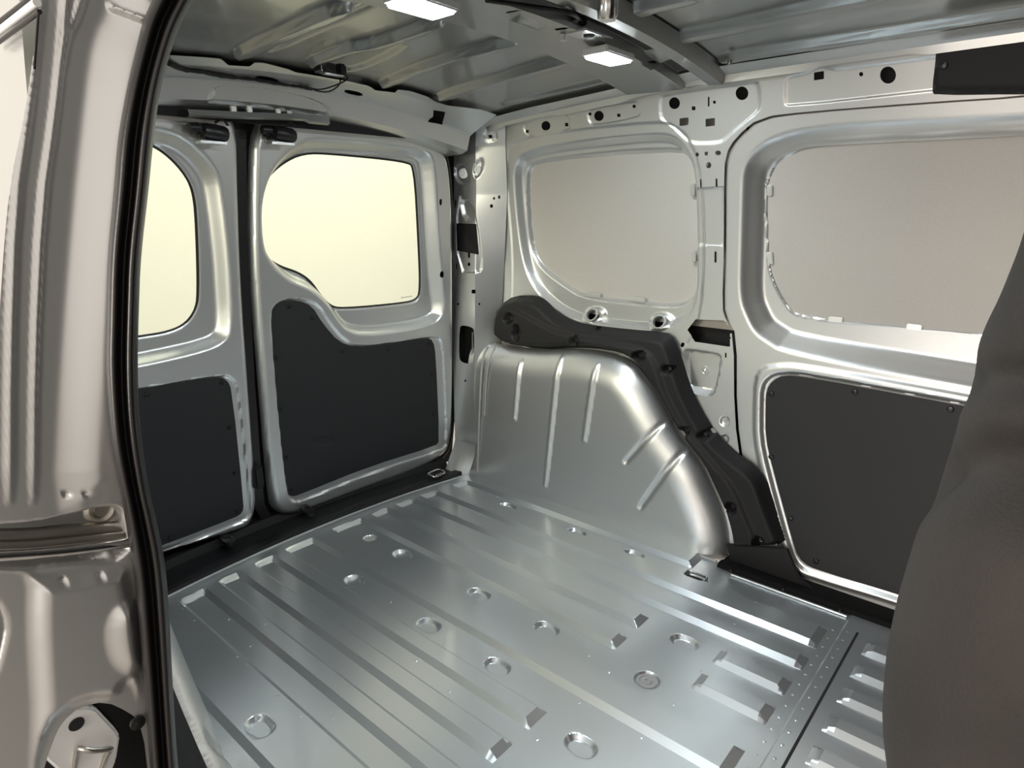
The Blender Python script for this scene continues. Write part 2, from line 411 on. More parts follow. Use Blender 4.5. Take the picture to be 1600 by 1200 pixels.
# pressed panels on the top rail
for pl, dp, n in [([(814, 191), (887, 174), (895, 204), (822, 216)], -.0030, 1), ([(914.5, 169), (1000, 154.5), (1003, 184), (921, 199)], -.0030, 1),
                  ([(1029, 148), (1187, 124), (1190, 172), (1156, 199), (1135, 218), (1124, 225), (1079, 226), (1060, 210), (1045, 195), (1030, 189)], -.0030, 1),
                  ([(1224.5, 118), (1260, 112.5), (1271, 100), (1290.6, 99), (1300, 107), (1462, 86), (1600, 70), (1600, 132), (1462, 143), (1224.5, 169)], -.0030, 1)]:
    wr.press(P_(rc(pl, 7), 1), dp, .006)
def hole(pl, n=0, fine=True): wr.cut(wr.poly(pl, n), fine)
def circ(cx, cy, rx, ry=None, n=14): hole(ring(cx, cy, rx, ry or rx * 1.08, n))
for c in [(852, 196.5, 7), (935, 181, 7.5), (1053, 161, 8.6), (1158.6, 145.5, 10), (1387, 117, 12.6), (1107, 258, 4.4), (1089, 241.5, 3), (921, 178, 2.4), (990, 166, 2.6), (1115.5, 159.4, 2.4), (1345, 115.6, 3.3), (1066, 539, 3.2), (1058, 559, 2.0)]: circ(*c)
circ(1122, 239, 4.6, 3.6)
for c in [(823, 205.5, 4.5, 5), (884.5, 194.6, 5, 5.5), (966, 180, 5, 5), (1083, 169, 5.5, 6), (1103.5, 240, 5, 5.5), (1068, 190, 14, 12, .8), (1109, 191, 14.5, 12, .8), (1279, 118, 15.5, 12.5, 1.2),
          (1106.5, 158.6, 2.6, 15), (1094.5, 286.5, 3, 13), (1119.6, 285.4, 3, 13), (1118, 401.6, 3.2, 17), (1134, 555, 2.4, 8)]: hole(box_px(*c))
# rear quarter window recess with blanked opening
w1_in = [(822, 270), (835, 259), (1045, 238), (1064, 247.5), (1071, 277.5), (1075, 390), (1071, 454), (1060, 469), (1030, 470.6), (910, 457.5), (880, 439), (846, 412.5), (831, 394), (824, 360), (821, 300)]
w1_mid = [(811, 262), (826, 246), (1046, 226), (1072, 240), (1081, 277.5), (1086, 390), (1084, 458), (1068, 480), (1028, 483), (905, 470), (872, 450), (836, 423), (821, 398), (814, 360), (810, 300)]
w1_out = [(800, 258), (816, 234), (900, 219), (1015, 206), (1055, 210), (1079, 240), (1089, 277), (1091, 440), (1088, 472), (1073, 501), (1045, 513), (1015, 518), (921, 507), (880, 494), (850, 472), (826, 442), (814, 405), (807, 360), (801, 300)]
wr.press(P_(w1_out), -.028, .022); wr.press(P_(w1_mid), .006, .008); wr.press(P_(w1_mid), -.022, .012)
wr.cut(P_(w1_in))
# outer bead of the quarter panel
wr.press(P_([(788, 232), (812, 214), (900, 200), (1015, 188), (1052, 190), (1078, 214), (1098, 262), (1100, 500), (1060, 560), (790, 560), (800, 420), (790, 300)]), -.004, .008)
# eyelets under the window
for cx, cy, r in [(922, 492.7, 8.5), (1027, 504, 9.5)]:
    wr.press(wr.poly(ring(cx, cy, r * 2.2, r * 1.5, 20), 0), .010, .012); wr.cut(wr.poly(ring(cx, cy, r, r * 1.05, 20), 0), True)
hole([(1073, 515.6), (1086, 499), (1131, 500.6), (1140.6, 514), (1140.6, 542), (1086, 534)], 0, False)
pk = [(1065, 547.5), (1075, 543.6), (1124, 551), (1128, 563), (1118, 614), (1108, 621), (1067, 610), (1063, 559)]
wr.press(P_(rc(pk, 4), 1), -.030, .014)
for c in [(1132, 658, 7.5), (1131.5, 687, 7.5)]: wr.press(wr.poly(ring(*c), 0), -.006, .004)
# pillar steps (overlapping plates)
wr.press(wr.poly([(1086, 293), (1131, 291), (1131, 384), (1088, 384)], 0), -.003, .003)
# light frame groove round the aperture
wo = wr.build('wall_right', SILVER); tag(wo, 'silver painted inner side panel of the van with blanked quarter window', kind='structure')
lathe('pocket_boss', wr.at((1094, 582), -.030), (-1, 0, 0), [(.014, 0), (.013, .003), (.009, .003), (.007, .001), (.004, .004), (.0, .005)], SILVER, wo)
lathe('eyelet_ring', wr.at((922, 492.7), -.010), (-1, 0, .5), [(.024, .0), (.022, .004), (.018, .004), (.016, -.006)], SILVER, wo, 24, cap=False)
lathe('eyelet_ring', wr.at((1027, 504), -.010), (-1, 0, .5), [(.024, .0), (.022, .004), (.018, .004), (.016, -.006)], SILVER, wo, 24, cap=False)
bl = Sheet(.70, 1.50, .66, 1.24, .03, lambda u, v: np.stack([xw(v) + .047, u, v], 1), (-1, 0, 0))
b_ = bl.build('window_blank', SKIN, wo); tag(b_, 'matt grey steel blank in the quarter window')
# flange clips round the quarter window opening
for pa, pb in [((1074, 286), (1074, 306)), ((1076, 392), (1076, 410)), ((905, 461), (930, 464)), ((975, 468), (1000, 471))]:
    a = Vector(wr.at(pa, -.032)); b = Vector(wr.at(pb, -.032)); m_ = (a + b) / 2; L = (b - a).length
    t = (b - a).normalized(); n = Vector((-1, 0, 0)); R = Matrix((t, n.cross(t), n)).transposed()
    block('flange_tab', m_, (L, .014, .006), SILVER, wo, R)
# outer skin (closes the cavity)
sk = Sheet(-.75, 1.80, -.05, 1.34, .05, lambda u, v: np.stack([xw(v) + .075, u, v], 1), (-1, 0, 0))
sk.build('outer_skin', CAVITY, wo)

# ---------------- sliding door on the far side
dr = Sheet(-0.75, .80, 0.0, 1.245, .0036, lambda u, v: np.stack([xw(v) + .012, u, v], 1), (-1, 0, 0))
D_ = dr.poly
d_out = [(1600, 153), (1456, 162), (1262, 177), (1187, 187), (1153, 217), (1136, 244), (1134, 290), (1134, 383), (1131, 478), (1138, 500), (1151, 524), (1151, 650), (1164, 740), (1195, 815), (1226, 880), (1244, 903), (1276, 914), (1415, 958)]
q = [dr.uv(p) for p in d_out]
dr.keep = chaikin([(-.9, q[0][1])] + q + [(-.9, q[-1][1] - .06)], 1)
w2_in = [(1700, 202), (1600, 209.5), (1262, 226), (1234, 233), (1212, 253), (1196, 281), (1194, 304), (1196, 400), (1204, 437.5), (1228, 480), (1242, 489.6), (1300, 497), (1537, 521), (1700, 540)]
w2_mid = [(1700, 192), (1600, 200), (1262, 216), (1229, 224), (1203, 247), (1187, 279), (1184, 304), (1187, 405), (1195, 442), (1221, 488), (1240, 499), (1300, 508), (1537, 532), (1700, 550)]
w2_out = [(1700, 170), (1600, 177), (1375, 188), (1262, 197), (1206, 211), (1172.5, 236), (1158, 261.6), (1156, 300), (1154, 383), (1152, 467), (1167, 504), (1178, 522), (1195, 535), (1225, 554), (1517, 608), (1700, 640)]
def openpoly(sh, pts, n=2):
    q = [sh.uv(p) for p in pts]; a, b = q[0], q[-1]
    return chaikin([(-1.2, a[1])] + q + [(-1.2, b[1])], n)
dr.press(openpoly(dr, w2_out), -.050, .055); dr.press(openpoly(dr, w2_mid), -.010, .006); dr.press(openpoly(dr, w2_mid), .007, .003)
dr.cut(openpoly(dr, w2_in))
pan2 = [(1196, 640), (1197, 610), (1206.6, 594.6), (1225, 586), (1260, 589), (1508, 634.6), (1650, 662), (1650, 1010), (1417, 933), (1276, 890.5), (1254.6, 880), (1241, 858.5), (1206.6, 730.6), (1196, 682.6)]
pan2g = [(1187, 640), (1188, 604), (1199, 587), (1222, 578), (1260, 580), (1508, 625), (1650, 652), (1650, 1022), (1417, 943), (1270, 899), (1247, 888), (1232, 862), (1197, 733), (1187, 684)]
dr.press(D_(pan2g, 1), -.010, .011)
dr.press(D_(pan2g, 1), .0, .004)
fr2 = [(1176, 640), (1178, 590), (1190, 572), (1222, 566), (1260, 569), (1508, 613), (1650, 640), (1650, 1035), (1415, 950), (1262, 905), (1238, 892), (1222, 864), (1186, 735), (1176, 684)]
dr.press(D_(fr2, 1), .006, .011)
do = dr.build('door_3', SILVER); tag(do, 'silver inner face of the closed sliding door with blanked window', kind='structure')
b2 = Sheet(-.75, .70, .66, 1.24, .03, lambda u, v: np.stack([xw(v) + .064, u, v], 1), (-1, 0, 0))
o = b2.build('window_blank', SKIN, do); tag(o, 'matt grey steel blank in the sliding door window')
for pa, pb in [((1192, 288), (1192, 306)), ((1192, 395), (1194, 415)), ((1286, 502), (1308, 504)), ((1410, 514), (1434, 517))]:
    a = Vector(dr.at(pa, -.048)); b = Vector(dr.at(pb, -.048)); m_ = (a + b) / 2; L = (b - a).length
    t = (b - a).normalized(); n = Vector((-1, 0, 0)); R = Matrix((t, n.cross(t), n)).transposed()
    block('flange_tab', m_, (L, .014, .006), SILVER, do, R)
ps = Sheet(-.70, .75, 0, .70, .02, lambda u, v: np.stack([xw(v) + .010, u, v], 1), (-1, 0, 0))
ps.keep = chaikin([ps.uv(p) for p in pan2], 1); ps.cell = .008
pp = ps.build('door_panel', BOARD, do); tag(pp, 'black hardboard lining of the sliding door')
def clip(P, n, parent, r=.0075):
    return lathe('clip', P, n, [(r, 0), (r, .002), (r * .8, .004), (r * .45, .0045), (r * .4, .003), (0, .003)], CLIPM, parent, 12)
for p in [(1205.5, 615), (1335.6, 612), (1485, 639.4), (1205, 713.5), (1235, 809.5), (1275, 876.7)]: clip(ps.at(p, .0005), (-1, 0, 0), pp)

# ================================================================== WHEEL ARCHES
arch_out = [(769, 538), (836, 547), (891, 545.6), (938, 549.5), (981, 563), (1004, 587), (1020, 614), (1047, 665), (1071, 700), (1094, 728), (1110, 763), (1126, 798), (1135.5, 829.6), (1140, 860)]
def make_arch(xf, sgn, name, beads=True):
    """xf = x of the inner face, sgn=+1: arch bulges from +x side"""
    f = lambda u, v: np.stack([xf + 0 * u, u, v], 1)
    sh = Sheet(.58, 1.67, 0.0, .64, .0055, f, (-sgn, 0, 0))
    ref = Sheet(.50, 1.75, -.02, .75, .05, lambda u, v: np.stack([1.705 + 0 * u, u, v], 1), (-1, 0, 0))
    oc = [ref.uv(p) for p in arch_out]
    oc = [(1.90, oc[0][1] + .02)] + oc + [(oc[-1][0] - .004, -.3), (1.90, -.3)]
    oc = chaikin(oc, 2); sh.keep = oc
    big = np.array([(x if x < 1.6 else 1.95, z if z > 0 else -.4) for x, z in oc])
    def roll(U, V):
        d = np.clip(-sdf(big, U, V) / .10, 0, 1); return -.062 * (1 - np.sqrt(np.clip(1 - (1 - d) ** 2, 0, 1)))
    sh.func(roll)
    # slight draft of the face
    sh.func(lambda U, V: -.02 * V - .012 * np.clip((U - 1.4) / .25, 0, 1) * 0)
    if beads:
        fr = Sheet(.58, 1.67, 0.0, .64, .05, lambda u, v: np.stack([1.655 + 0 * u, u, v], 1), (-1, 0, 0))
        for a, b, w_ in [((810, 566), (804, 655), .009), ((871, 560), (853.5, 757), .009), ((928, 572), (913, 688), .009), ((1030, 662), (977, 722), .011), ((1062, 706), (1001, 792), .012)]:
            ua, ub = np.array(fr.uv(a)), np.array(fr.uv(b)); t = (ub - ua) / np.linalg.norm(ub - ua); n = np.array([-t[1], t[0]])
            cap = [ua + n * w_, ua - t * w_ * .8 + n * w_ * .4, ua - t * w_ * .8 - n * w_ * .4, ua - n * w_, ub - n * w_, ub + t * w_ * .8 - n * w_ * .4, ub + t * w_ * .8 + n * w_ * .4, ub + n * w_]
            P = chaikin(cap, 2); sh.press(P, .0075 if a[0] < 1000 else -.007, .008, 'round' if a[0] < 1000 else 'smooth')
    return sh, oc
sh, oc = make_arch(1.650, 1, 'wheel_arch')
aro = sh.build('wheel_arch', SILVER, angle=0); under(aro, wo); tag(aro, 'silver pressed steel wheel arch with raised beads')
fv = []; nn = 0
bd = [onx(p, 1.648) for p in [(762, 542), (754, 559), (751, 600), (748, 680), (746, 738)]]
tube('seam_bead', bd, .004, SEAM, wo, 6)
bd = [onx(p, 1.652) for p in [(775, 541), (765, 560), (760, 590), (757, 650)]]
tube('seam_bead', bd, .0025, SEAM, wo, 6)
# near arch (mirrored)
sh2, oc2 = make_arch(0.31, -1, 'wheel_arch', False)
q = chaikin([(.80, .20), (.85, .20), (.87, .28), (.83, .31), (.79, .28)], 2); sh2.press(q, -.010, .012)
nar = sh2.build('wheel_arch', SILVER, angle=0, flip=True)

# black arch cover
cov_px = [(768, 538), (767, 490), (770, 478), (790, 464), (826, 463.5), (840, 470), (858, 489), (878, 503), (905, 510), (975, 518), (1028, 522), (1043, 532), (1055, 563), (1066, 602), (1083, 641), (1110, 685), (1149, 720), (1170, 734), (1188, 755), (1199, 790), (1215, 830), (1228, 862), (1147, 863), (1139, 857), (1135.5, 829.6), (1126, 798), (1110, 763), (1094, 728), (1071, 700), (1047, 665), (1020, 614), (1004, 587), (981, 563), (938, 549.5), (891, 545.6), (836, 549.5)]
def make_cover(xb, sgn, name, parent):
    ref = Sheet(.40, 1.75, -.02, .85, .05, lambda u, v: np.stack([1.69 + 0 * u, u, v], 1), (-1, 0, 0))
    c = Sheet(.45, 1.62, -.01, .78, .0055, lambda u, v: np.stack([xb + 0 * u, u, v], 1), (-sgn, 0, 0))
    k = chaikin([ref.uv(p) for p in cov_px], 1); c.keep = k; c.press(k, .045, .024)
    # step along the lower lip
    st = [(775, 480), (800, 478), (840, 500), (880, 520), (960, 533), (1015, 545), (1030, 575), (1045, 620), (1075, 672), (1115, 720), (1150, 760), (1170, 810), (1190, 858), (1147, 860), (1139, 857), (1126, 798), (1094, 728), (1047, 665), (1004, 587), (981, 563), (938, 549.5), (836, 549.5), (768, 538)]
    c.press(chaikin([ref.uv(p) for p in st], 1), .010, .012)
    for cx, cy, rx, ry in [(797, 497, 8, 9), (809, 519, 7, 14), (898, 533, 9, 9), (1000, 556, 12, 9), (1042, 577, 11, 8), (1069, 675, 10, 10), (1098, 682, 11, 9), (1143, 793, 11, 11), (1184, 847, 9, 9), (922, 517, 7, 4)]:
        c.press(chaikin([ref.uv(p) for p in ring(cx, cy, rx, ry, 12)], 1), -.030, .008)
    return c.build(name, PLASTIC, parent, angle=50, flip=sgn < 0), ref
co, cref = make_cover(1.735, 1, 'wheel_arch_cover', None)
tag(co, 'black moulded plastic cover over the far wheel arch', 'trim cover')
def screw(P, n, parent): return lathe('screw', P, n, [(.007, 0), (.006, .003), (.003, .003), (.0, .0015)], CLIPM, parent, 12)
for p in [(797, 497), (1000, 557), (1042, 578), (1098, 682), (1143, 793), (1184, 847)]:
    q = cref.uv(p); screw((1.716, q[0], q[1]), (-1, 0, 0), co)
vs = []; fs = []
pth = [(y, z) for y, z in oc2 if y < 1.6 and z > -.05]
for y, z in pth: vs += [(.256, y, z + .0), (.235, y - .012, z + .016), (.205, y - .016, z + .018), (.165, y - .016, z + .018)]
for i_ in range(len(pth) - 1):
    for k in range(3): a = i_ * 4 + k; fs.append((a, a + 1, a + 5, a + 4))
co2 = mesh_obj('wheel_arch_cover', vs, fs, PLASTIC, angle=50)
tag(co2, 'black plastic cover on the near wheel arch, mostly behind the door seal', 'trim cover')

# ================================================================== REAR CORNER PILLAR (part of wall_right)
zl = np.array([-.02, .10, .35, .60, .80, 1.05, 1.20, 1.33])
Ex = np.array([1.650, 1.655, 1.655, 1.652, 1.650, 1.642, 1.622, 1.58]); Ey = np.array([1.755, 1.750, 1.748, 1.738, 1.725, 1.700, 1.672, 1.61])
Kx = np.array([1.655, 1.655, 1.655, 1.652, 1.650, 1.642, 1.622, 1.58]); Ky = np.array([1.63, 1.632, 1.638, 1.622, 1.612, 1.590, 1.570, 1.52])
Ix = xw(zl) - .002; Iy = np.array([1.60, 1.59, 1.585, 1.575, 1.55, 1.500, 1.475, 1.44])
def pil(u, v):
    t = np.clip(u / .10, 0, 1); s2 = np.clip((u - .10) / .12, 0, 1)
    ex, ey = np.interp(v, zl, Ex), np.interp(v, zl, Ey); kx, ky = np.interp(v, zl, Kx), np.interp(v, zl, Ky); ix, iy = np.interp(v, zl, Ix), np.interp(v, zl, Iy)
    x = np.where(u <= .10, ex + (kx - ex) * t, kx + (ix - kx) * s2); y = np.where(u <= .10, ey + (ky - ey) * t, ky + (iy - ky) * s2)
    return np.stack([x, y, v], 1)
def piln(u, v): return np.where((u < .10)[:, None], np.array([[-1.0, 0, 0]]), np.array([[-.5, -.87, 0]]))
pi = Sheet(-.012, .22, -.01, 1.30, .0045, pil, piln); pi.eu += [.097, .10, .103]
def pc(pts, n=0, fine=True): pi.cut(pi.poly(pts, n), fine)
pc([(713, 349), (745, 350), (749, 398), (714, 392)]); pc([(718, 512), (722, 508), (737, 511), (741, 516), (740, 566), (735, 569), (721, 566), (717, 558)], 1)
for c in [(722, 271, 3.2, 4), (746.5, 265, 2.2, 2.6), (731, 413, 2.2, 3), (716, 475, 1.5, 2), (749, 475, 1.5, 2), (727, 595, 1.4, 2), (772, 310, 1.8, 2.2), (780, 308, 2, 3), (768, 322, 2.4, 3), (745, 194, 1.8, 2), (780, 192, 1.8, 2)]: pc(ring(*c, n=10))
pc(box_px(740, 455.5, 6, 6)); pc(box_px(767, 213, 6, 5)); pc(box_px(711.5, 318, 1.6, 12)); pc(box_px(713.5, 416, 1.6, 9)); pc(box_px(731, 399, 3, 8))
pi.press(pi.poly([(712, 305), (735, 306), (748, 345), (755, 420), (748, 427), (714, 426)], 1), -.006, .006)
pi.press(pi.poly([(714, 310), (735, 310), (742, 345), (722, 346)], 1), -.012, .01)
pi.press(pi.poly([(709, 262), (720, 252), (733, 262), (736, 280), (727, 291), (714, 286)], 2), -.010, .008)
pi.press(pi.poly([(738, 262), (744, 250), (757, 246), (756, 268), (746, 280), (739, 276)], 2), -.010, .008)
pi.press(pi.poly([(755, 205), (777, 202), (779, 220), (757, 223)], 1), -.005, .004)
po = pi.build('corner_pillar', SILVER); under(po, wo); tag(po, 'pale silver rear corner pillar with punched holes')
for p, r in [((722, 271), .017), ((747, 265), .012)]:
    lathe('pillar_washer', pi.at(p, -.006), (-.9, -.45, 0), [(r, 0), (r * .96, .003), (r * .35, .003), (r * .3, -.004)], HOUSING, po)
P4 = [pi.at(p, -.010) for p in [(712, 348), (746, 349), (750, 399), (713, 393)]]
slab('pillar_plug', P4, (.95, .3, 0), .012, PLASTIC, po)
P4 = [pi.at(p, -.035) for p in [(714, 500), (746, 502), (746, 578), (714, 575)]]
slab('latch_housing', P4, (.95, .3, 0), .01, CLIPM, po)
mesh_obj('pillar_backing', [(1.70, 1.64, 0), (1.70, 1.80, 0), (1.70, 1.72, 1.3), (1.70, 1.56, 1.3)], [(0, 1, 2, 3)], CAVITY, po, smooth=False)
tube('striker_bar', [pi.at((733, 520), -.018), pi.at((733, 562), -.018)], .003, CHROME, po, 8, smooth_n=0)
# pillar foot
vsq = [onx((712, 690), 1.64), ony((700, 733), 1.742), (1.64, 1.70, .004), (1.652, 1.63, .004), onx((746, 690), 1.655), onx((716, 682), 1.64)]
ft = [pi.f(np.array([0.0]), np.array([.13]))[0], pi.f(np.array([0.1]), np.array([.13]))[0]]
bm = bmesh.new(); rows = []
for z, ex, ey, kx_, ky_ in [(.135, 1.634, 1.728, 1.648, 1.630), (.10, 1.628, 1.735, 1.645, 1.632), (.06, 1.612, 1.742, 1.640, 1.640), (.03, 1.60, 1.745, 1.634, 1.650), (.005, 1.585, 1.745, 1.625, 1.655)]:
    rows.append([bm.verts.new((ex + (kx_ - ex) * t + (-.012 * math.sin(math.pi * t) if z < .1 else 0), ey + (ky_ - ey) * t, z)) for t in (0, .2, .4, .6, .8, 1)])
for a, b in zip(rows, rows[1:]):
    for k in range(5): bm.faces.new((a[k], b[k], b[k + 1], a[k + 1]))
bm_obj('pillar_foot', bm, SILVER, wo, angle=60)
# ================================================================== REAR HEADER
def zr(x, y): return 1.375 - .15 * (x - 1.0) ** 2 - .06 * np.maximum(0, y - .75) - .03 * np.maximum(0, y - 1.3)
def header(u, v):
    # v: 0..1 along the section
    k = np.array([0, .20, .42, .46, .70, .80, 1.0])
    bow = -.10 * (u - XC) ** 2
    top = zr(u, 1.46 + 0 * u) - .006
    led = 1.300 - .20 * (u - .95) ** 2; bot = 1.250 - .18 * (u - .93) ** 2
    Y = [1.445, 1.475, 1.555, 1.562, 1.575, 1.60, 1.68]
    Z = [top + .002, top - .010, led + .002, led - .002, bot + .003, bot - .006, bot - .010]
    y = 0 * u; z = 0 * u
    for i in range(len(k) - 1):
        m = (v >= k[i]) & (v <= k[i + 1] + 1e-9); t = (v - k[i]) / (k[i + 1] - k[i])
        y = np.where(m, Y[i] + (Y[i + 1] - Y[i]) * t, y); z = np.where(m, Z[i] + (Z[i + 1] - Z[i]) * t, z)
    return np.stack([u, y + bow, z], 1)
hd = Sheet(.28, 1.555, 0, 1, .0065, header, (0, -.8, -.6)); hd.ev += list(np.linspace(0, 1, 90)) + [.20, .42, .46, .70, .80]
tl = [(200, 70), (240, 75), (266, 80), (300, 84), (337, 89), (345, 92), (357, 102), (390, 104), (398, 98), (412, 98), (450, 108), (462, 113), (520, 123), (548, 128), (575, 134), (585, 141), (617, 145), (622, 140), (640, 142), (668, 151), (680, 159), (700, 165), (760, 166)]
tq = [hd.uv(p) for p in tl]; tq = [(u, min(max(v, .004), .30)) for u, v in tq if .25 < u < 1.62]
hd.cut(np.array([(.2, tq[0][1])] + tq + [(1.7, tq[-1][1]), (1.7, -.2), (.2, -.2)]))
hd.cut(hd.poly([(400, 117), (434, 123), (436, 130), (402, 125)], 1), True); hd.cut(hd.poly([(538, 139), (566, 145), (567, 151), (539, 146)], 1), True)
hd.cut(hd.poly([(677, 172), (696, 175), (692, 195), (669, 191), (677, 182)], 0), True)
hd.press(hd.poly([(322, 160), (332, 140), (345, 133), (430, 140), (500, 158), (520, 175), (505, 186), (430, 172), (330, 162)], 1), -.006, .006)
ho = hd.build('wall_rear', SILVER); tag(ho, 'silver painted rear roof header above the back doors', kind='structure')
# dark cavity behind header
o = mesh_obj('header_backing', [(.2, 1.62, 1.33), (1.62, 1.62, 1.33), (1.62, 1.585, 1.21), (.2, 1.585, 1.21)], [(0, 1, 2, 3)], CAVITY, ho)
o.location = (0, .02, 0)
# corner gusset between header, roof and pillar
g = [ony((1, 1), 1)] 
# bracket strip carrying the door strikers
br = [(.695, 1.600), (.86, 1.604), (.88, 1.600), (.99, 1.600), (1.0, 1.592), (1.055, 1.590)]
bm = bmesh.new(); rows = []
for i, (x, y) in enumerate(br):
    zt = 1.222 + .018 * min(1, (x - .69) / .3); 
    rows.append([bm.verts.new((x, y, zt + .004)), bm.verts.new((x, y - .036, zt)), bm.verts.new((x, y - .040, zt - .012 - (.006 if i > 3 else 0))), bm.verts.new((x, y - .030, zt - .016 - (.006 if i > 3 else 0)))])
for a, b in zip(rows, rows[1:]):
    for k in range(3): bm.faces.new((a[k], a[k + 1], b[k + 1], b[k]))
bmesh.ops.solidify(bm, geom=bm.faces[:], thickness=.003)
bm_obj('striker_bracket', bm, SILVER, ho)
for px in [(362, 170), (387, 172), (432, 177), (450, 180)]:
    P = ony(px, 1.60); block('striker', P, (.016, .02, .020), ZINC, ho)

# ================================================================== REAR DOORS
def yd(x, z): return 1.862 - .152 * z - .10 * (x - XC) ** 2
fd = lambda u, v: np.stack([u, yd(u, v), v], 1)
def door(name, x0, x1, outline, rim, mid, glass, panel, pgroove, clips, label, cell=.0045):
    d = Sheet(x0, x1, .02, 1.26, cell, fd, (0, -1, 0))
    ol = d.poly(outline, 2) if outline is not None else None
    if ol is not None: d.keep = ol; d.press(ol, .030, .020, 'round')
    d.press(d.poly(rim, 2), -.040, .034); d.press(d.poly(mid, 2), -.006, .010)
    d.cut(d.poly(glass, 2))
    d.press(d.poly(pgroove, 1), -.008, .005)
    return d
g2 = [(402.5, 337.5), (405.5, 311), (417.5, 281), (444, 255), (477.5, 239), (519, 240), (639, 252), (652, 262.5), (658, 375), (661, 454), (654, 469), (631, 474), (537.5, 482.6), (519, 478), (504, 461), (489, 439), (470, 425.6), (440, 416), (417.5, 401), (406, 386)]
m2 = [(400.5, 337.5), (403, 308), (414, 277), (441, 251), (476, 235), (519, 236), (641, 248), (656, 259), (662, 375), (665, 456), (657, 474), (633, 479), (537.5, 487.6), (516, 483), (500, 465), (486, 443), (468, 430), (437, 420), (414, 404), (403, 388)]
r2 = [(399, 375), (397, 319), (409, 272), (431, 241), (461.5, 221), (485, 215), (642.5, 228), (665, 238), (672, 262), (678, 375), (686, 462), (688, 472), (684, 499), (650, 514), (575, 525), (537.5, 521), (519, 502), (500, 472.5), (477.5, 454), (440, 439), (410, 409)]
o2 = [(386, 300), (390, 190), (430, 180), (520, 186), (600, 205), (650, 217), (682, 232), (695, 252), (701, 330), (702, 480), (702, 640), (699, 688), (688, 711), (640, 735), (550, 767), (470, 797), (440, 803), (425, 795), (417, 778), (404, 620), (388, 430)]
p2 = [(419.6, 492.5), (423, 480), (437.5, 469.6), (466.7, 469.6), (487.5, 478), (504, 505), (529, 534), (554, 542.5), (600, 539), (666.7, 528), (677, 532), (681, 555), (686.7, 688), (681, 697), (575, 730), (466.7, 773.8), (454, 776), (446, 767.5), (433, 663), (421, 521.7)]
pg2 = [(415, 492), (418, 477), (435, 465), (468, 465), (491, 474), (508, 502), (531, 529), (554, 538), (600, 534), (667, 523), (682, 528), (686, 555), (692, 690), (684, 702), (576, 736), (467, 780), (450, 782), (441, 770), (428, 663), (416, 521.7)]
d2 = door('door_2', .82, 1.69, o2, r2, m2, g2, p2, pg2, None, '')
for pl in ([(677, 311), (681, 311), (681, 321), (677, 321)], [(680, 423), (684, 423), (684, 433), (680, 433)]): d2.cut(d2.poly(pl, 1), True)
d2o = d2.build('door_2', SILVER); tag(d2o, 'larger silver rear door on the right of the gap', kind='structure')
def glass(sh_, pts, off, parent, name='window_pane'):
    g = Sheet(sh_.u0, sh_.u1, .55, 1.26, .02, lambda u, v: np.stack([u, yd(u, v) + off, v], 1), (0, -1, 0)); g.cell = .012
    c = np.array([sh_.uv(p) for p in pts]); ce = c.mean(0); g.keep = chaikin(ce + (c - ce) * 1.04, 2)
    o = g.build(name, GLASS, parent); tag(o, 'tinted rear door glass'); return o
def gasket(sh_, pts, h, r, parent):
    P = [sh_.at(p, h) for p in pts]; P = chaikin(np.array(P), 2); P = np.vstack([P, P[:2]])
    tube('window_gasket', P, r * 1.2, RUBBER, parent, 6, smooth_n=0)
gl2 = glass(d2, g2, .017, d2o)
for k_, w_ in enumerate([3.0, 1.6, 2.6, 1.8, 2.2]):      # tiny etched mark in the corner of the glass
    c_ = (633 + k_ * 3.4, 465.6 - k_ * .5); q_ = [(c_[0] - w_ / 2, c_[1] - .8), (c_[0] + w_ / 2, c_[1] - .8), (c_[0] + w_ / 2, c_[1] + .8), (c_[0] - w_ / 2, c_[1] + .8)]
    o = mesh_obj('glass_mark', [Vector(d2.at(p, -.0155)) for p in q_], [(0, 1, 2, 3)], SEAM, gl2, smooth=False)
gasket(d2, g2, -.013, .0022, d2o)
def board(sh_, pts, h, clips, parent, label, x0, x1):
    b = Sheet(x0, x1, .04, .80, .005, lambda u, v: np.stack([u, yd(u, v) - h, v], 1), (0, -1, 0))
    b.keep = chaikin([b.uv(p) for p in pts], 1)
    return b
b2_ = board(d2, p2, .026, None, d2o, '', .82, 1.70)
b2_.press(b2_.poly([(492, 684), (520, 680), (524, 688), (520, 695), (494, 698), (490, 691)], 2), -.003, .003)
bo = b2_.build('door_panel', BOARD, d2o); tag(bo, 'black hardboard lining of the larger rear door')
for p in [(452, 478), (487.5, 496.7), (432.5, 559), (438.8, 639.6), (448, 715), (456, 765), (513, 750), (606, 717), (676, 692), (678, 646.7), (675, 584), (670, 538), (606, 545), (534.6, 548.8)]: clip(b2_.at(p, .0), (0, -1, .1), bo, .006)
# small door
g1 = [(150, 240), (180, 222), (210, 218), (239, 225), (267.5, 244), (294, 274), (307, 304), (311, 356), (313.6, 461), (309, 484), (294, 506), (267.5, 519), (217, 527), (120, 540), (60, 520), (60, 400), (90, 300)]
m1 = [(147, 234), (180, 217), (210, 213), (241, 220), (271, 240), (298, 271), (311, 302), (315, 356), (318, 461), (313, 487), (297, 510), (269, 524), (217, 532), (118, 545), (55, 525), (55, 400), (86, 297)]
r1 = [(150, 215), (190, 200), (244, 200), (282.5, 214), (316, 244), (335, 274), (341, 307.5), (349, 375), (354, 435), (357, 510), (348, 532), (320, 548), (217, 572), (110, 590), (30, 560), (30, 400), (80, 270)]
o1 = [(150, 160), (290, 172), (340, 178), (365, 182), (368, 300), (372, 430), (384, 600), (396, 760), (396, 790), (388, 815), (370, 828), (257, 864), (100, 920), (40, 900), (-40, 500), (20, 200)]
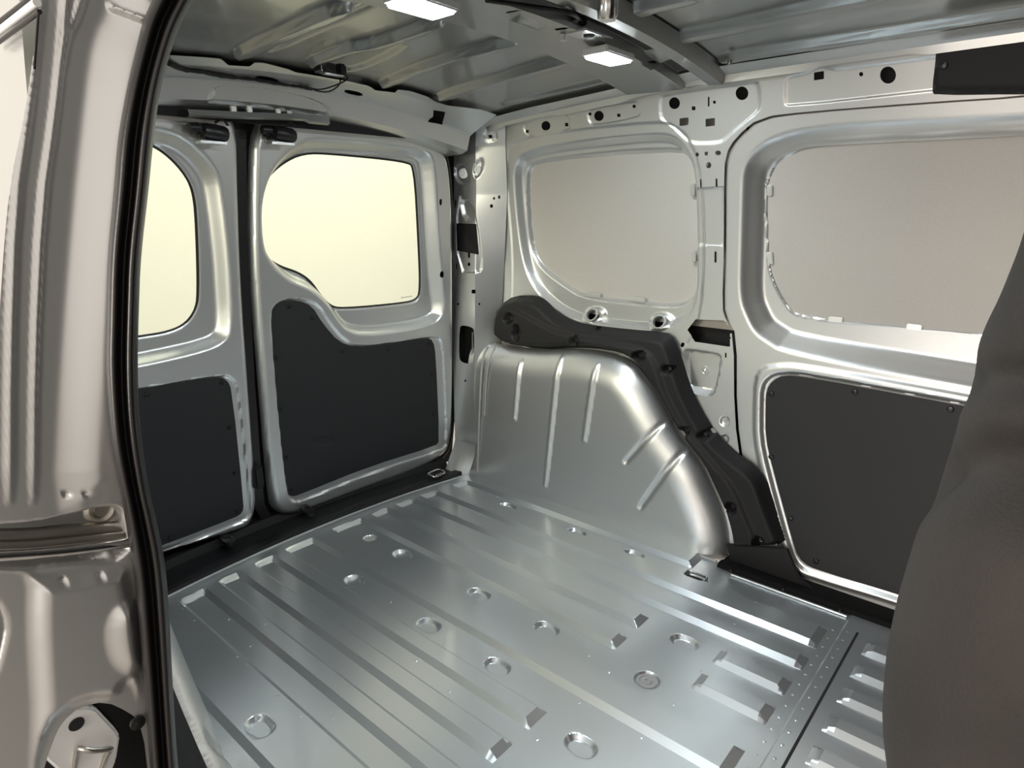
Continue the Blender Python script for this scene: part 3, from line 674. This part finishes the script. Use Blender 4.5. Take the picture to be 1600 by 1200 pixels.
p1 = [(217, 609), (337.5, 588), (354, 592.5), (362.5, 609), (381, 788), (379, 801), (367, 809), (258, 851), (120, 900), (70, 870), (60, 650), (100, 625)]
pg1 = [(217, 603), (338, 582), (357, 587), (367, 606), (386, 788), (384, 804), (370, 814), (258, 857), (118, 907), (65, 875), (54, 648), (96, 620)]
d1 = door('door_1', .28, .90, None, r1, m1, g1, p1, pg1, None, '')
oo = [d1.uv(p) for p in o1[2:11]]; xl = .345
o1uv = chaikin([(xl, 1.22)] + [(.6, 1.235)] + oo + [(xl, .11)], 2); d1.keep = o1uv; d1.press(o1uv, .030, .020, 'round')
d1.feats = [f_ for f_ in d1.feats]
d1.feats = [(np.stack([np.maximum(f_[0][:, 0], xl + .05), f_[0][:, 1]], 1), *f_[1:]) if f_[3] != 'func' and f_[0] is not o1uv else f_ for f_ in d1.feats]
d1.cuts = [np.stack([np.maximum(c[:, 0], xl + .09), c[:, 1]], 1) for c in d1.cuts]
d1o = d1.build('door_1', SILVER); tag(d1o, 'smaller silver rear door on the left of the gap', kind='structure')
gg = glass(d1, g1, .017, d1o); gasket(d1, [(max(p[0], 120), p[1]) for p in g1[2:14]] , -.013, .0022, d1o)
b1_ = board(d1, p1, .026, None, d1o, '', .36, .90); b1_.keep = np.stack([np.maximum(b1_.keep[:, 0], xl + .06), b1_.keep[:, 1]], 1)
bo1 = b1_.build('door_panel', BOARD, d1o); tag(bo1, 'black hardboard lining of the smaller rear door')
for p in [(229, 616.7), (346.7, 598), (358, 668), (367, 739), (370, 799), (266, 840)]: clip(b1_.at(p, .0), (0, -1, .1), bo1, .006)
# rubber in the gap between the doors
gp = [(373, 186), (374, 300), (378, 430), (388, 600), (398, 730), (404, 790), (420, 818)]
def strip(name, pts, width, depth, yoff, m, parent):
    vs = []; fs = []
    for i, p in enumerate(pts):
        u, v = d2.uv(p); P = Vector((u, yd(u, v) - yoff, v))
        vs += [P + Vector((-width / 2, 0, 0)), P + Vector((-width * .35, -depth, 0)), P + Vector((width * .35, -depth, 0)), P + Vector((width / 2, 0, 0))]
        if i:
            a = 4 * (i - 1); b = 4 * i
            for k in range(3): fs.append((a + k, a + k + 1, b + k + 1, b + k))
    return mesh_obj(name, vs, fs, m, parent, angle=60)
strip('gap_seal', gp, .046, .020, -.012, RUBBER, d2o)
# seal round the door opening, on the body
sp = [(385, 181), (430, 176), (520, 182), (600, 203), (650, 214), (686, 228), (700, 250), (706, 330), (707, 480), (707, 640), (704, 692), (692, 716), (640, 741), (550, 774), (470, 803)]
strip_pts = [d2.at(p, -.004) for p in sp]; tube('opening_seal', strip_pts, .010, RUBBER, ho, 10)
sp = [(395, 180), (365, 176), (330, 172), (290, 170), (240, 172), (200, 176)]
tube('opening_seal', [d1.at(p, -.004) for p in sp], .010, RUBBER, ho, 10)
rs = Sheet(.22, 1.76, -.03, 1.30, .012, lambda u, v: np.stack([u, yd(u, v) + .032 + .05 * np.clip((u - 1.58) / .05, 0, 1), v], 1), (0, -1, 0))
gA = np.array([d2.uv(p) for p in g2]); gB = np.array([d1.uv(p) for p in g1]); gB[:, 0] = np.maximum(gB[:, 0], .435)
for G in (gA, gB): c_ = G.mean(0); rs.cut(chaikin(c_ + (G - c_) * 1.03, 2))
rs.build('outer_skin', CAVITY, d2o)
# backing behind the perimeter (body flange, outside the doors)
# door latches (parts of the doors)
def latch(parent, px, s=1):
    P = Vector(ony(px, 1.630)); 
    a = block('latch_body', P, (.060, .040, .034), CLIPM, parent, bevel=.008)
    lathe('latch_motor', P + Vector((.012, -.02, -.004)), (1, 0, -.1), [(.0, -.03), (.017, -.028), (.019, -.02), (.019, .02), (.015, .028), (0, .03)], CLIPM, parent, 16)
    lathe('latch_motor', P + Vector((-.034, -.015, .004)), (1, 0, 0), [(0, -.014), (.011, -.012), (.012, .01), (0, .014)], CLIPM, parent, 14)
    tube('latch_cable', [P + Vector((.02, -.01, .02)), P + Vector((.03, -.03, .03)), P + Vector((.045, -.02, .015))], .003, RUBBER, parent, 6)
    slab('latch_plate', [P + Vector((-.03, .0, -.03)), P + Vector((.035, .0, -.03)), P + Vector((.035, .0, -.024)), P + Vector((-.03, .0, -.024))], (0, -1, 0), .03, SILVER, parent)
latch(d1o, (322, 205)); latch(d2o, (431, 208))
block('latch_body', ony((402, 745), 1.80), (.03, .03, .075), PLASTIC, d1o, bevel=.006)
# rear sill cover
vs = []; fs = []; N = 40
prof = [(-.004, .014), (.000, .024), (.030, .027), (.040, .020), (.110, .022), (.118, .045), (.135, .05), (.16, .05)]
for i in range(N + 1):
    x = .25 + (1.618 - .25) * i / N
    tp = 1.0 if x < 1.56 else 1 - .25 * (x - 1.56) / .058
    for (dy, z) in prof: vs.append((x, yrear(x) + dy * tp + (0 if x < 1.56 else .25 * (x - 1.56)), z))
n = len(prof)
for i in range(N):
    for k in range(n - 1): fs.append((i * n + k, (i + 1) * n + k, (i + 1) * n + k + 1, i * n + k + 1))
b0 = len(vs)
for k, (dy, z) in enumerate(prof): vs.append((1.620, vs[N * n + k][1], -.002))
for k in range(n - 1): fs.append((N * n + k, b0 + k, b0 + k + 1, N * n + k + 1))
b1 = len(vs)
for i in range(N + 1): vs.append((vs[i * n][0], vs[i * n][1], -.002))
for i in range(N): fs.append((i * n, b1 + i, b1 + i + 1, (i + 1) * n))
sc = mesh_obj('sill_cover', vs, fs, MATB, angle=50); tag(sc, 'long black plastic sill cover along the rear doorway', 'sill cover')
for px in [(355, 842), (480, 796)]:
    P = onz(px, .05); lathe('catch_cup', P, (0, -.2, 1), [(.026, -.006), (.024, .003), (.012, .004), (.010, .0), (0, .0)], CLIPM, sc, 18, 1.3, .7)
for px in [(300, 865), (430, 838), (560, 790), (430, 812), (640, 765)]:
    P = onz(px, .022); clip(P, (0, 0, 1), sc, .006)
q = onz((682, 742), .03); lashing(q[0], q[1], math.pi / 2, 'small metal lashing ring on the right end of the rear sill', .034)

# floor edge trim on the right: black sliding-door step cover
vs = []; fs = []; ys = np.linspace(-.6, .648, 34); pr = [(1.628, .002), (1.634, .014), (1.660, .012), (1.672, .006), (1.70, .004), (1.745, .004), (1.772, .02)]
for y in ys:
    for (x, z) in pr: vs.append((x + .00 * y, y, z))
for i in range(len(ys) - 1):
    for k in range(len(pr) - 1): a = i * len(pr) + k; fs.append((a, a + len(pr), a + len(pr) + 1, a + 1))
stc = mesh_obj('step_cover', vs, fs, STEPM, angle=40, smooth=True); tag(stc, 'black plastic step cover at the foot of the sliding door', 'sill cover')
slab('end_cap', [onx(p, 1.695) for p in [(1137, 848), (1232, 856), (1250, 900), (1290, 935), (1150, 896)]], (-1, 0, 0), .012, PLASTIC, stc)
for px in [(1224, 921), (1312, 955), (1142, 892)]: clip(onz(px, .014), (0, 0, 1), stc, .005)
slab('floor_seam', [(.30, .259, .0032), (1.562, .259, .0032), (1.562, .2645, .0032), (.30, .2645, .0032)], (0, 0, 1), .0008, CAVITY, fo, bevel=0)
tube('floor_lip', [(1.613, y, .004) for y in np.linspace(.60, .30, 6)], .003, FLOORP, fo, 6)

# ================================================================== CEILING
ce = Sheet(.22, 1.66, -1.3, 1.66, .012, lambda u, v: np.stack([u, v, zr(u, v)], 1), (0, 0, -1))
def rrib(pts, w0, h, fl_=.012):
    """pts: pixel centre line of a pressed rib on the roof"""
    q = np.array([ce.uv(p) for p in pts]); L = []; R = []
    for i in range(len(q)):
        t = q[min(i + 1, len(q) - 1)] - q[max(i - 1, 0)]; t /= np.linalg.norm(t); n = np.array([-t[1], t[0]])
        L.append(q[i] + n * w0 / 2); R.append(q[i] - n * w0 / 2)
    P = np.array(L + R[::-1]); ce.press(chaikin(P, 1), h, fl_)
ce.cell = .0055
rrib([(368, 83), (458, 41), (552, 0)], .046, .017, .010); rrib([(420, 82), (510, 40), (600, 0)], .03, -.006, .014)
rrib([(482, 96), (549, 69), (597, 62), (697, 25)], .038, .017, .010)
rrib([(594, 130), (688, 92), (815, 57)], .042, .016, .010); rrib([(683, 150), (760, 126), (914, 82)], .042, .016, .010)
rrib([(782, 163), (840, 149), (978, 116)], .03, .009, .012)
ce.press(ce.poly([(480, 99), (545, 74), (600, 68), (640, 66), (622, 84), (560, 112), (510, 112)], 1), -.008, .012)
# ribs ahead of the cross member
rrib([(980, 14), (1034, 0), (1100, -16)], .050, .016, .011)
rrib([(1050, 56), (1160, 34), (1268, 8), (1400, -18)], .050, .016, .011)
rrib([(1120, 90), (1217, 73), (1400, 46), (1600, 15), (1750, -8)], .040, .015, .011)
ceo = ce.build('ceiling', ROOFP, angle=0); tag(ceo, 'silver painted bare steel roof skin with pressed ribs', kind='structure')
# closing flange between roof and side wall
vs = []; fs = []
ys = np.linspace(-1.3, 1.50, 80)
for y in ys:
    z0 = float(zr(1.60, y)); jog = .006 * (1 if (int((y + 2) / .23) % 2) else 0)
    vs += [(1.56, y, float(zr(1.56, y)) - .010), (1.60, y, z0 - .016), (1.604 , y, z0 - .026 - jog), (1.632, y, 1.318 - .02 * max(0, y - .9)), (1.66, y, 1.325)]
for i in range(len(ys) - 1):
    for k in range(4): a = i * 5 + k; fs.append((a, a + 5, a + 6, a + 1))
mesh_obj('roof_rail', vs, fs, SILVER, wo, angle=30)
# cross member
def cm(u, v):
    pr_y = np.array([1.005, .985, .83, .822, .818, .765, .760, .756, .722, .712]); pr_d = np.array([.002, .016, .030, .030, .006, .004, .006, .034, .036, .003])
    k = np.linspace(0, 1, len(pr_y)); y = np.interp(v, k, pr_y); d = np.interp(v, k, pr_d)
    return np.stack([u, y, zr(u, y) - d], 1)
cmS = Sheet(.32, 1.60, 0, 1, .008, cm, (0, 0, -1)); cmS.ev += list(np.linspace(0, 1, 73))
def cmc(pts, n=0): cmS.cut(cmS.poly(pts, n), True)
cmc([(790, 19), (819, 11), (818, 15), (792, 21)]); cmc([(867, 45), (894, 39), (893, 43), (869, 48)]); cmc([(1012, 92), (1020, 90), (1029, 92), (1024, 95), (1015, 94)]); 
cmS.press(cmS.poly([(798, 30), (812, 24), (855, 40), (838, 46)], 1), .006, .004)
cmS.press(cmS.poly([(990, 100), (1005, 86), (1048, 92), (1046, 98), (1012, 104)], 1), .006, .006)
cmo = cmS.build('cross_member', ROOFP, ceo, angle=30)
rcs = Sheet(.36, 1.545, 0, 1, .02, lambda u, v: np.stack([u, .764 + .050 * v, zr(u, .764 + .05 * v) - .0075], 1), (0, 0, -1)); rcs.cell = .02  # dark strip, the shade in the bow trough put in as colour
rcs.build('bow_shade_strip', BOWSHADE, cmo); tag(cmo, 'grey steel roof bow across the van')
# ceiling lamps
def dome(px, label, en):
    P = cmS.at(px, 0.0); P[2] -= .002; r = empty('ceiling_lamp', P); tag(r, label, 'lamp', None)
    x0, y0, z0 = P
    under(slab('housing', [(x0 - .052, y0 - .032, z0), (x0 + .060, y0 - .032, z0 - .002), (x0 + .060, y0 + .034, z0 - .002), (x0 - .052, y0 + .034, z0)], (0, 0, -1), .014, HOUSING, bevel=.003), r)
    under(slab('lens', [(x0 - .045, y0 - .028, z0 - .0125), (x0 + .055, y0 - .028, z0 - .0125), (x0 + .055, y0 + .030, z0 - .0125), (x0 - .045, y0 + .030, z0 - .0125)], (0, 0, -1), .008, LENS, bevel=.003), r)
    l = lamp('lamp_light', 'AREA', (x0 + .005, y0, z0 - .024), en, (.88, .96, 1.0), .09, .055); under(l, r)
    return r
dome((950, 77), 'bright white LED lamp on the roof bow near the side wall', 3.5)
dome((655, -8), 'white LED lamp at the top edge of the view, mostly out of frame', 4.0)
# mounting plate next to the lamp
P = cmS.at((925, 50)); slab('lamp_bracket', [P + np.array(v_) for v_ in [(-.05, -.02, -.004), (.05, -.02, -.004), (.05, .03, -.004), (-.05, .03, -.004)]], (0, 0, -1), .004, SILVER, cmo)
lathe('bracket_hole', P + np.array([-.01, 0, -.009]), (0, 0, -1), [(.012, 0), (.010, .001), (0, .001)], CAVITY, cmo, 16)
tube('lamp_lever', [cmS.at((880, 53), -.010), cmS.at((895, 62), -.016), cmS.at((905, 70), -.016)], .003, CHROME, cmo, 8)
lathe('lamp_button', cmS.at((880, 53), .008), (0, 0, -1), [(.007, -.006), (.007, .004), (0, .007)], HOUSING, cmo, 12)
# wiring
wh = [(760, -8), (842, 4), (880, 9), (897, 18), (905, 22), (912, 26)]
wt = tube('wiring_cable', [cmS.at(p, .008) for p in wh], .004, WIRE); tag(wt, 'thin black cable running along the roof bow to the lamp', 'cable')
for p in [(899, 20), (911, 26)]: lathe('cable_clip', cmS.at(p, .006), (0, 0, -1), [(.008, -.004), (.008, .008), (.003, .011), (0, .011)], CLIPM, wt, 10)
# strut of the partition fixture near the roof bow
lathe('roof_bush', onz((950, 2), 1.345), (0, 0, 1), [(.014, -.03), (.018, -.024), (.018, .012), (.012, .02), (0, .02)], CHROME, cmo, 18)
# harness along the rear header
hp = [(262, 96), (285, 107), (310, 109), (340, 115), (365, 119), (400, 122), (430, 128), (455, 132), (470, 133), (485, 138)]
def hs(p, h=.006): return hd.at(p, h)
hr = tube('wiring_harness', [hs(p) for p in hp], .0055, WIRE, None, 8, rfun=lambda t: 1 + .12 * math.sin(23 * t) + .12 * math.sin(91 * t) - .45 * t); tag(hr, 'black taped wiring harness lying along the rear roof header', 'cable')
tube('wire', [ony((483, 137), 1.44), ony((497, 143), 1.43), ony((515, 144), 1.42), ony((530, 134), 1.41), ony((533, 124), 1.41), ony((520, 116), 1.42)], .0018, WIRE, hr, 6)
tube('wire', [ony((483, 137), 1.44), ony((500, 141), 1.42), ony((523, 134), 1.41), ony((541, 126), 1.40), ony((544, 120), 1.41), ony((532, 114), 1.42)], .0018, WIRE, hr, 6)
q = onz((515, 108), 1.316); cn = empty('wiring_connector', q); tag(cn, 'black plug connector hanging under the rear edge of the roof', 'connector')
under(block('plug_body', Vector(q) + Vector((-.012, 0, 0)), (.045, .03, .022), CLIPM, bevel=.004), cn)
under(block('plug_body', Vector(q) + Vector((.028, 0, .002)), (.022, .028, .024), CLIPM, bevel=.004), cn)
under(block('clip_plate', Vector(q) + Vector((.0, -.012, -.014)), (.05, .014, .004), CHROME, bevel=.001), cn)
under(block('clip_plate', Vector(q) + Vector((-.03, .0, .0)), (.004, .03, .02), CHROME, bevel=.001), cn)

# upper black trim at the front right
tr = [(1461, 72), (1468, 66), (1600, 39), (1700, 20), (1700, 150), (1600, 147), (1460, 149), (1456, 141), (1463, 84)]
ut = Sheet(-.6, .30, 1.10, 1.36, .006, lambda u, v: np.stack([xw(v) - .004, u, v], 1), (-1, 0, 0))
ut.keep = ut.poly(tr, 1); ut.press(ut.poly(tr, 1), .022, .012, 'round')
ut.press(ut.poly([(1460, 70), (1600, 39), (1700, 20), (1700, 50), (1600, 68), (1462, 88)], 1), -.008, .008)
uo = ut.build('upper_trim_cover', PLASTIC, angle=50); tag(uo, 'black plastic trim cover high on the side wall by the roof', 'trim cover')
clip(ut.at((1478, 105), .022), (-1, 0, 0), uo, .007)
# small clips where roof meets side wall
for px in [(1140, 98), (778, 170)]: lathe('roof_clip', ony(px, onz(px, 1.315)[1]), (-.4, 0, -1), [(.005, -.01), (.0055, 0), (.003, .004), (0, .004)], ROOFP, wo, 12)

# ================================================================== NEAR SIDE: door jamb
YJ = .55
fj = lambda u, v: np.stack([u, YJ + 0 * u, v], 1)
ja = Sheet(.03, .30, .30, 1.32, .0019, fj, (0, -1, 0))
jo = [(50, -60), (38, 0), (60, 20), (58, 40), (40, 170), (15, 290), (3, 420), (-6, 600), (-12, 800), (-30, 1000), (-30, 1330), (290, 1330), (262, 1150), (252, 960), (240, 860), (222, 780), (208, 700), (204, 560), (208, 400), (220, 280), (240, 150), (262, 60), (300, -20), (340, -60)]
ja.keep = ja.poly(jo, 1)
def band(pts, dep, wd): ja.press(ja.poly(pts, 1), dep, wd)
# vertical flutes of the pillar
band([(62, -60), (78, -60), (66, 60), (52, 190), (34, 320), (26, 560), (26, 790), (4, 790), (6, 560), (14, 320), (34, 190), (52, 60)], .0035, .0060)
band([(96, -60), (118, -60), (106, 60), (92, 190), (74, 320), (62, 560), (60, 790), (44, 790), (46, 560), (56, 320), (76, 190), (90, 60)], .0035, .0048)
band([(330, -60), (176, -60), (166, -10), (160, 20), (146, 44), (134, 90), (122, 190), (108, 320), (90, 560), (78, 800), (120, 812), (150, 800), (190, 792), (260, 792), (300, 560), (300, 100)], .009, .030)
band([(210, -60), (150, -60), (128, 30), (110, 60), (100, 130), (94, 60), (110, 20), (134, -60)], .010, .012)
# slider rail recess and rail
band([(-40, 822), (60, 815), (120, 800), (150, 792), (186, 790), (196, 805), (206, 876), (100, 880), (40, 890), (-40, 884)], -.030, .006)
# lower panel relief
band([(-30, 882), (35, 882), (45, 890), (55, 896), (100, 894), (190, 878), (206, 892), (222, 1000), (222, 1120), (200, 1060), (185, 1095), (120, 1100), (80, 1130), (58, 1200), (56, 1300), (40, 1300), (48, 1120), (44, 1050), (40, 980), (42, 900), (20, 893), (-30, 896)], .008, .014)
band([(186, 930), (225, 925), (235, 1060), (186, 1050), (164, 1030), (154, 985), (164, 948)], .007, .016)
band([(-30, 930), (0, 935), (16, 975), (10, 1010), (-4, 1060), (-30, 1080)], -.015, .01)
ja.cut(ja.poly([(80, 1165), (95, 1130), (125, 1104), (165, 1096), (200, 1112), (222, 1130), (236, 1250), (236, 1330), (58, 1330), (66, 1210)], 1))
band([(168, 15), (185, 24), (225, 44), (232, 36), (190, 14), (165, 2)], .006, .003)
for p in [(104, 771), (131, 768), (97, 907), (155, 899)]: ja.press(ja.poly(ring(*p, 6.5, 6.5, 12), 0), -.004, .0025)
jao = ja.build('wall_left', SILVER, flip=True, angle=0); tag(jao, 'warm lit silver door jamb of the near side opening', kind='structure')
under(nar, jao); tag(nar, 'silver near wheel arch beside the floor')
# rail inside the recess
def J(p, h=0.): return ja.at(p, h)
tube('slider_rail', [J((-40, 868), .004), J((0, 866), .004), (J((100, 859), .004)), J((198, 846), .004)], .004, CHROME, jao, 8)
tube('slider_rail', [J((-40, 846), -.012), J((40, 846), -.012), J((110, 838), -.012), J((196, 832), -.012)], .006, ZINC, jao, 8)
tube('slider_rail', [J((-40, 858), -.006), J((40, 857), -.006), J((110, 850), -.006), J((196, 840), -.006)], .004, ZINC, jao, 8)
lathe('rail_bolt', J((167, 806), -.020), (0, -1, .1), [(.012, 0), (.012, .006), (.009, .008), (.006, .006), (.005, .008), (0, .008)], ZINC, jao, 20)
lathe('hole_plug', J((214, 1128), .0), (0, -1, 0), [(.006, 0), (.006, .003), (0, .004)], CLIPM, jao, 14)
# body side behind (closes the near side)
vs = [(.10, .60, .2), (.10, 1.9, .2), (.13, 1.9, 1.0), (.13, .60, 1.0), (.26, 1.7, 1.33), (.26, .6, 1.33)]
def side_skin(name, fx, y0, y1):
    a, b, c, d = .88, 1.62, .62, 1.18  # opening for the added window
    zs_ = [-.3, c, d, 1.33]; ys_ = [y0, a, b, y1]; vs = [(fx(z), y, z) for z in zs_ for y in ys_]; fs = []
    for i_ in range(3):
        for k in range(3):
            if (i_, k) != (1, 1): q0 = i_ * 4 + k; fs.append((q0, q0 + 1, q0 + 5, q0 + 4))
    return mesh_obj(name, vs, fs, SILVER, jao, smooth=False)
side_skin('outer_skin', lambda z: .10 + .10 * max(0, z - .6), .585, 1.84)
side_skin('inner_lining', lambda z: .165 + .10 * max(0, z - .6), .60, 1.80)
gp_ = mesh_obj('added_side_window', [(.13, .86, .60), (.13, 1.64, .60), (.17, 1.64, 1.20), (.17, .86, 1.20)], [(0, 1, 2, 3)], GLASS, jao, smooth=False); tag(gp_, 'tinted glass of a window added in the near side to let light in')  # window added so outside light reaches the rear
mesh_obj('striker_recess', [(.05, YJ + .04, .30), (.150, YJ + .04, .30), (.150, YJ + .04, .62), (.05, YJ + .04, .62)], [(0, 1, 2, 3)], CLIPM, jao, smooth=False)
for (a_, b_, m_, r_) in [((-12, 58), (58, 4), HOUSING, .0026), ((-14, 44), (54, -8), RUBBER, .0015), ((-10, 72), (62, 18), RUBBER, .0015), ((60, 20), (52, 130), RUBBER, .0008)]:
    tube('window_trim', [onx(a_, .146), onx(b_, .146)], r_, m_, jao, 8, smooth_n=0)
# striker plate bottom left
st = [(84, 1180), (88, 1172), (118, 1140), (128, 1134), (160, 1130), (170, 1134), (200, 1166), (206, 1176), (200, 1215), (190, 1240), (120, 1245), (86, 1215)]
sk_ = empty('door_striker', J((148, 1180), -.03)); tag(sk_, 'pale metal door striker plate low on the door jamb', 'striker')
under(slab('plate', [J(p, -.037) for p in st], (0, -1, 0), .010, HOUSING, bevel=.003), sk_)
under(lathe('plate_hole', J((136, 1157), -.0265), (0, -1, 0), [(.006, 0), (.0055, .0006), (0, .0006)], CAVITY, seg=18), sk_)
under(tube('striker_loop', [J((133, 1240), -.03), J((134, 1190), -.022), J((136, 1182), -.012), J((150, 1182), -.008), J((186, 1180), -.012), J((180, 1200), -.022), J((174, 1245), -.03)], .0022, ZINC, seg=8), sk_)
# weather seal on the near opening
outer = [(262, -70), (237, 0), (222, 32), (212, 75), (200, 125), (190, 175), (182, 225), (177, 300), (167, 400), (165, 500), (163, 567), (167, 633), (173, 700), (187, 767), (196, 815), (210, 902), (220, 1025), (227, 1095), (234, 1200), (244, 1320)]
inner = [(340, -70), (303, 0), (284, 34), (268, 75), (254, 125), (245, 175), (239, 225), (232, 300), (220, 400), (217, 483), (215, 567), (217, 645), (223, 700), (233, 767), (245, 815), (259, 880), (266, 985), (270, 1075), (278, 1200), (290, 1320)]
vs = []; fs = []
O = chaikin([(*a, *b) for a, b in zip(outer, inner)], 2, closed=False)
lob = [(0.0, -.004), (.03, .012), (.14, .022), (.28, .026), (.40, .020), (.46, .010), (.54, .010), (.62, .024), (.74, .032), (.87, .030), (.96, .018), (1.0, .0), (.98, -.02)]
for r_ in O:
    for t, h in lob:
        p = (r_[0] + (r_[2] - r_[0]) * t, r_[1] + (r_[3] - r_[1]) * t)
        P = ony(p, YJ - max(h, 0) - .006 if h > 0 else YJ - h); vs.append(P)
n = len(lob)
for i in range(len(O) - 1):
    for k in range(n - 1): fs.append((i * n + k, i * n + k + 1, (i + 1) * n + k + 1, (i + 1) * n + k))
se = mesh_obj('door_seal', vs, fs, RUBBER, angle=0); tag(se, 'thick black double-bulb rubber seal around the near door opening', 'seal')

# ================================================================== CAB SIDE (light control) and seat
mesh_obj('bulkhead_side', [(1.68, -.75, -.05), (1.68, -2.0, -.05), (1.72, -2.0, .62), (1.745, -.75, .62)], [(0, 1, 2, 3)], SILVER, wo, smooth=False)
mesh_obj('cab_floor', [(.2, -.6, 0), (1.7, -.6, 0), (1.7, -2, -.02), (.2, -2, -.02)], [(0, 1, 2, 3)], MATB, fo, smooth=False)

mesh_obj('cab_light_block', [(.1, -1.35, -.1), (1.80, -1.35, -.1), (1.80, -1.35, 1.40), (.1, -1.35, 1.40)], [(0, 1, 2, 3)], MATB, fo, smooth=False)  # unseen black wall added to shut out light from the front
mesh_obj('front_door_light_block', [(.12, -.72, -.1), (.10, -1.7, -.1), (.12, -1.7, .75), (.14, -.72, .75), (.24, -1.7, 1.35), (.26, -.72, 1.35)], [(0, 1, 2, 3), (3, 2, 4, 5)], MATB, jao, smooth=False)  # unseen, made solid black to full height to block light
sil = [(1625, 250), (1612, 330), (1598, 384), (1582, 425), (1565, 470), (1552, 496), (1543, 512), (1532, 548), (1522, 585), (1512, 620), (1502, 660), (1488, 705), (1475, 735), (1466, 765), (1452, 810), (1438, 860), (1420, 920), (1408, 980), (1403, 1040), (1408, 1090), (1425, 1150), (1445, 1200), (1470, 1260), (1510, 1330)]
cx, A_, B_ = .74, .27, .13
rings = []
for p in sil:
    r = ray(*p); m = r[1] / r[0]; P = onx(p, .66); rings.append((P[2], m))
rings.sort(key=lambda t: t[0]); zs = np.array([r[0] for r in rings]); ms = np.array([r[1] for r in rings])
zz = np.linspace(zs[0], zs[-1], 110); mm = np.interp(zz, zs, ms)
kern = np.ones(5) / 5; mm = np.convolve(np.pad(mm, 2, 'edge'), kern, 'valid')
NS = 96; vs = []; fs = []
zc1 = onx((1520, 745), .60)[2]
for i, (z, m) in enumerate(zip(zz, mm)):
    t = i / (len(zz) - 1); a = A_ * (1 - .25 * t ** 3); b = B_ * (1 - .35 * t)
    e_ = min(1, t / .05) ** .5; a *= (.7 + .3 * e_); b *= (.5 + .5 * e_)
    cy = m * cx - math.sqrt(a * a * m * m + b * b)
    for k in range(NS):
        th = 2 * math.pi * k / NS; c, s_ = math.cos(th), math.sin(th)
        x = cx + a * np.sign(c) * abs(c) ** .75; y = cy + b * np.sign(s_) * abs(s_) ** .75
        # moulded recess band that drops towards the near side
        zcr = .790 - .42 * (x - .60); side = np.clip((.72 - x) / .06, 0, 1)
        g_ = math.exp(-((z - zcr) / .028) ** 2) * side; g2_ = math.exp(-((z - .868 + .25 * (x - .6)) / .016) ** 2) * side
        low = side / (1 + math.exp((z - zcr + .035) / .008))
        sc_ = 1 - .20 * g_ - .13 * g2_ + .03 * low
        vs.append((cx + (x - cx) * sc_, cy + (y - cy) * sc_, z))
for i in range(len(zz) - 1):
    for k in range(NS):
        k2 = (k + 1) % NS; fs.append((i * NS + k, i * NS + k2, (i + 1) * NS + k2, (i + 1) * NS + k))
fs.append(tuple(reversed(range(NS)))); fs.append(tuple((len(zz) - 1) * NS + k for k in range(NS)))
seat = empty('passenger_seat', (cx, -.1, 0)); tag(seat, 'dark brown-black fabric seat backrest at the right edge', 'seat')
under(mesh_obj('backrest', vs, fs, FABRIC, angle=0), seat)
under(block('seat_cushion', (cx, -.36, .28), (.50, .48, .16), FABRIC, bevel=.03), seat)
under(block('seat_base', (cx, -.34, .09), (.40, .40, .18), MATB, bevel=.01), seat)
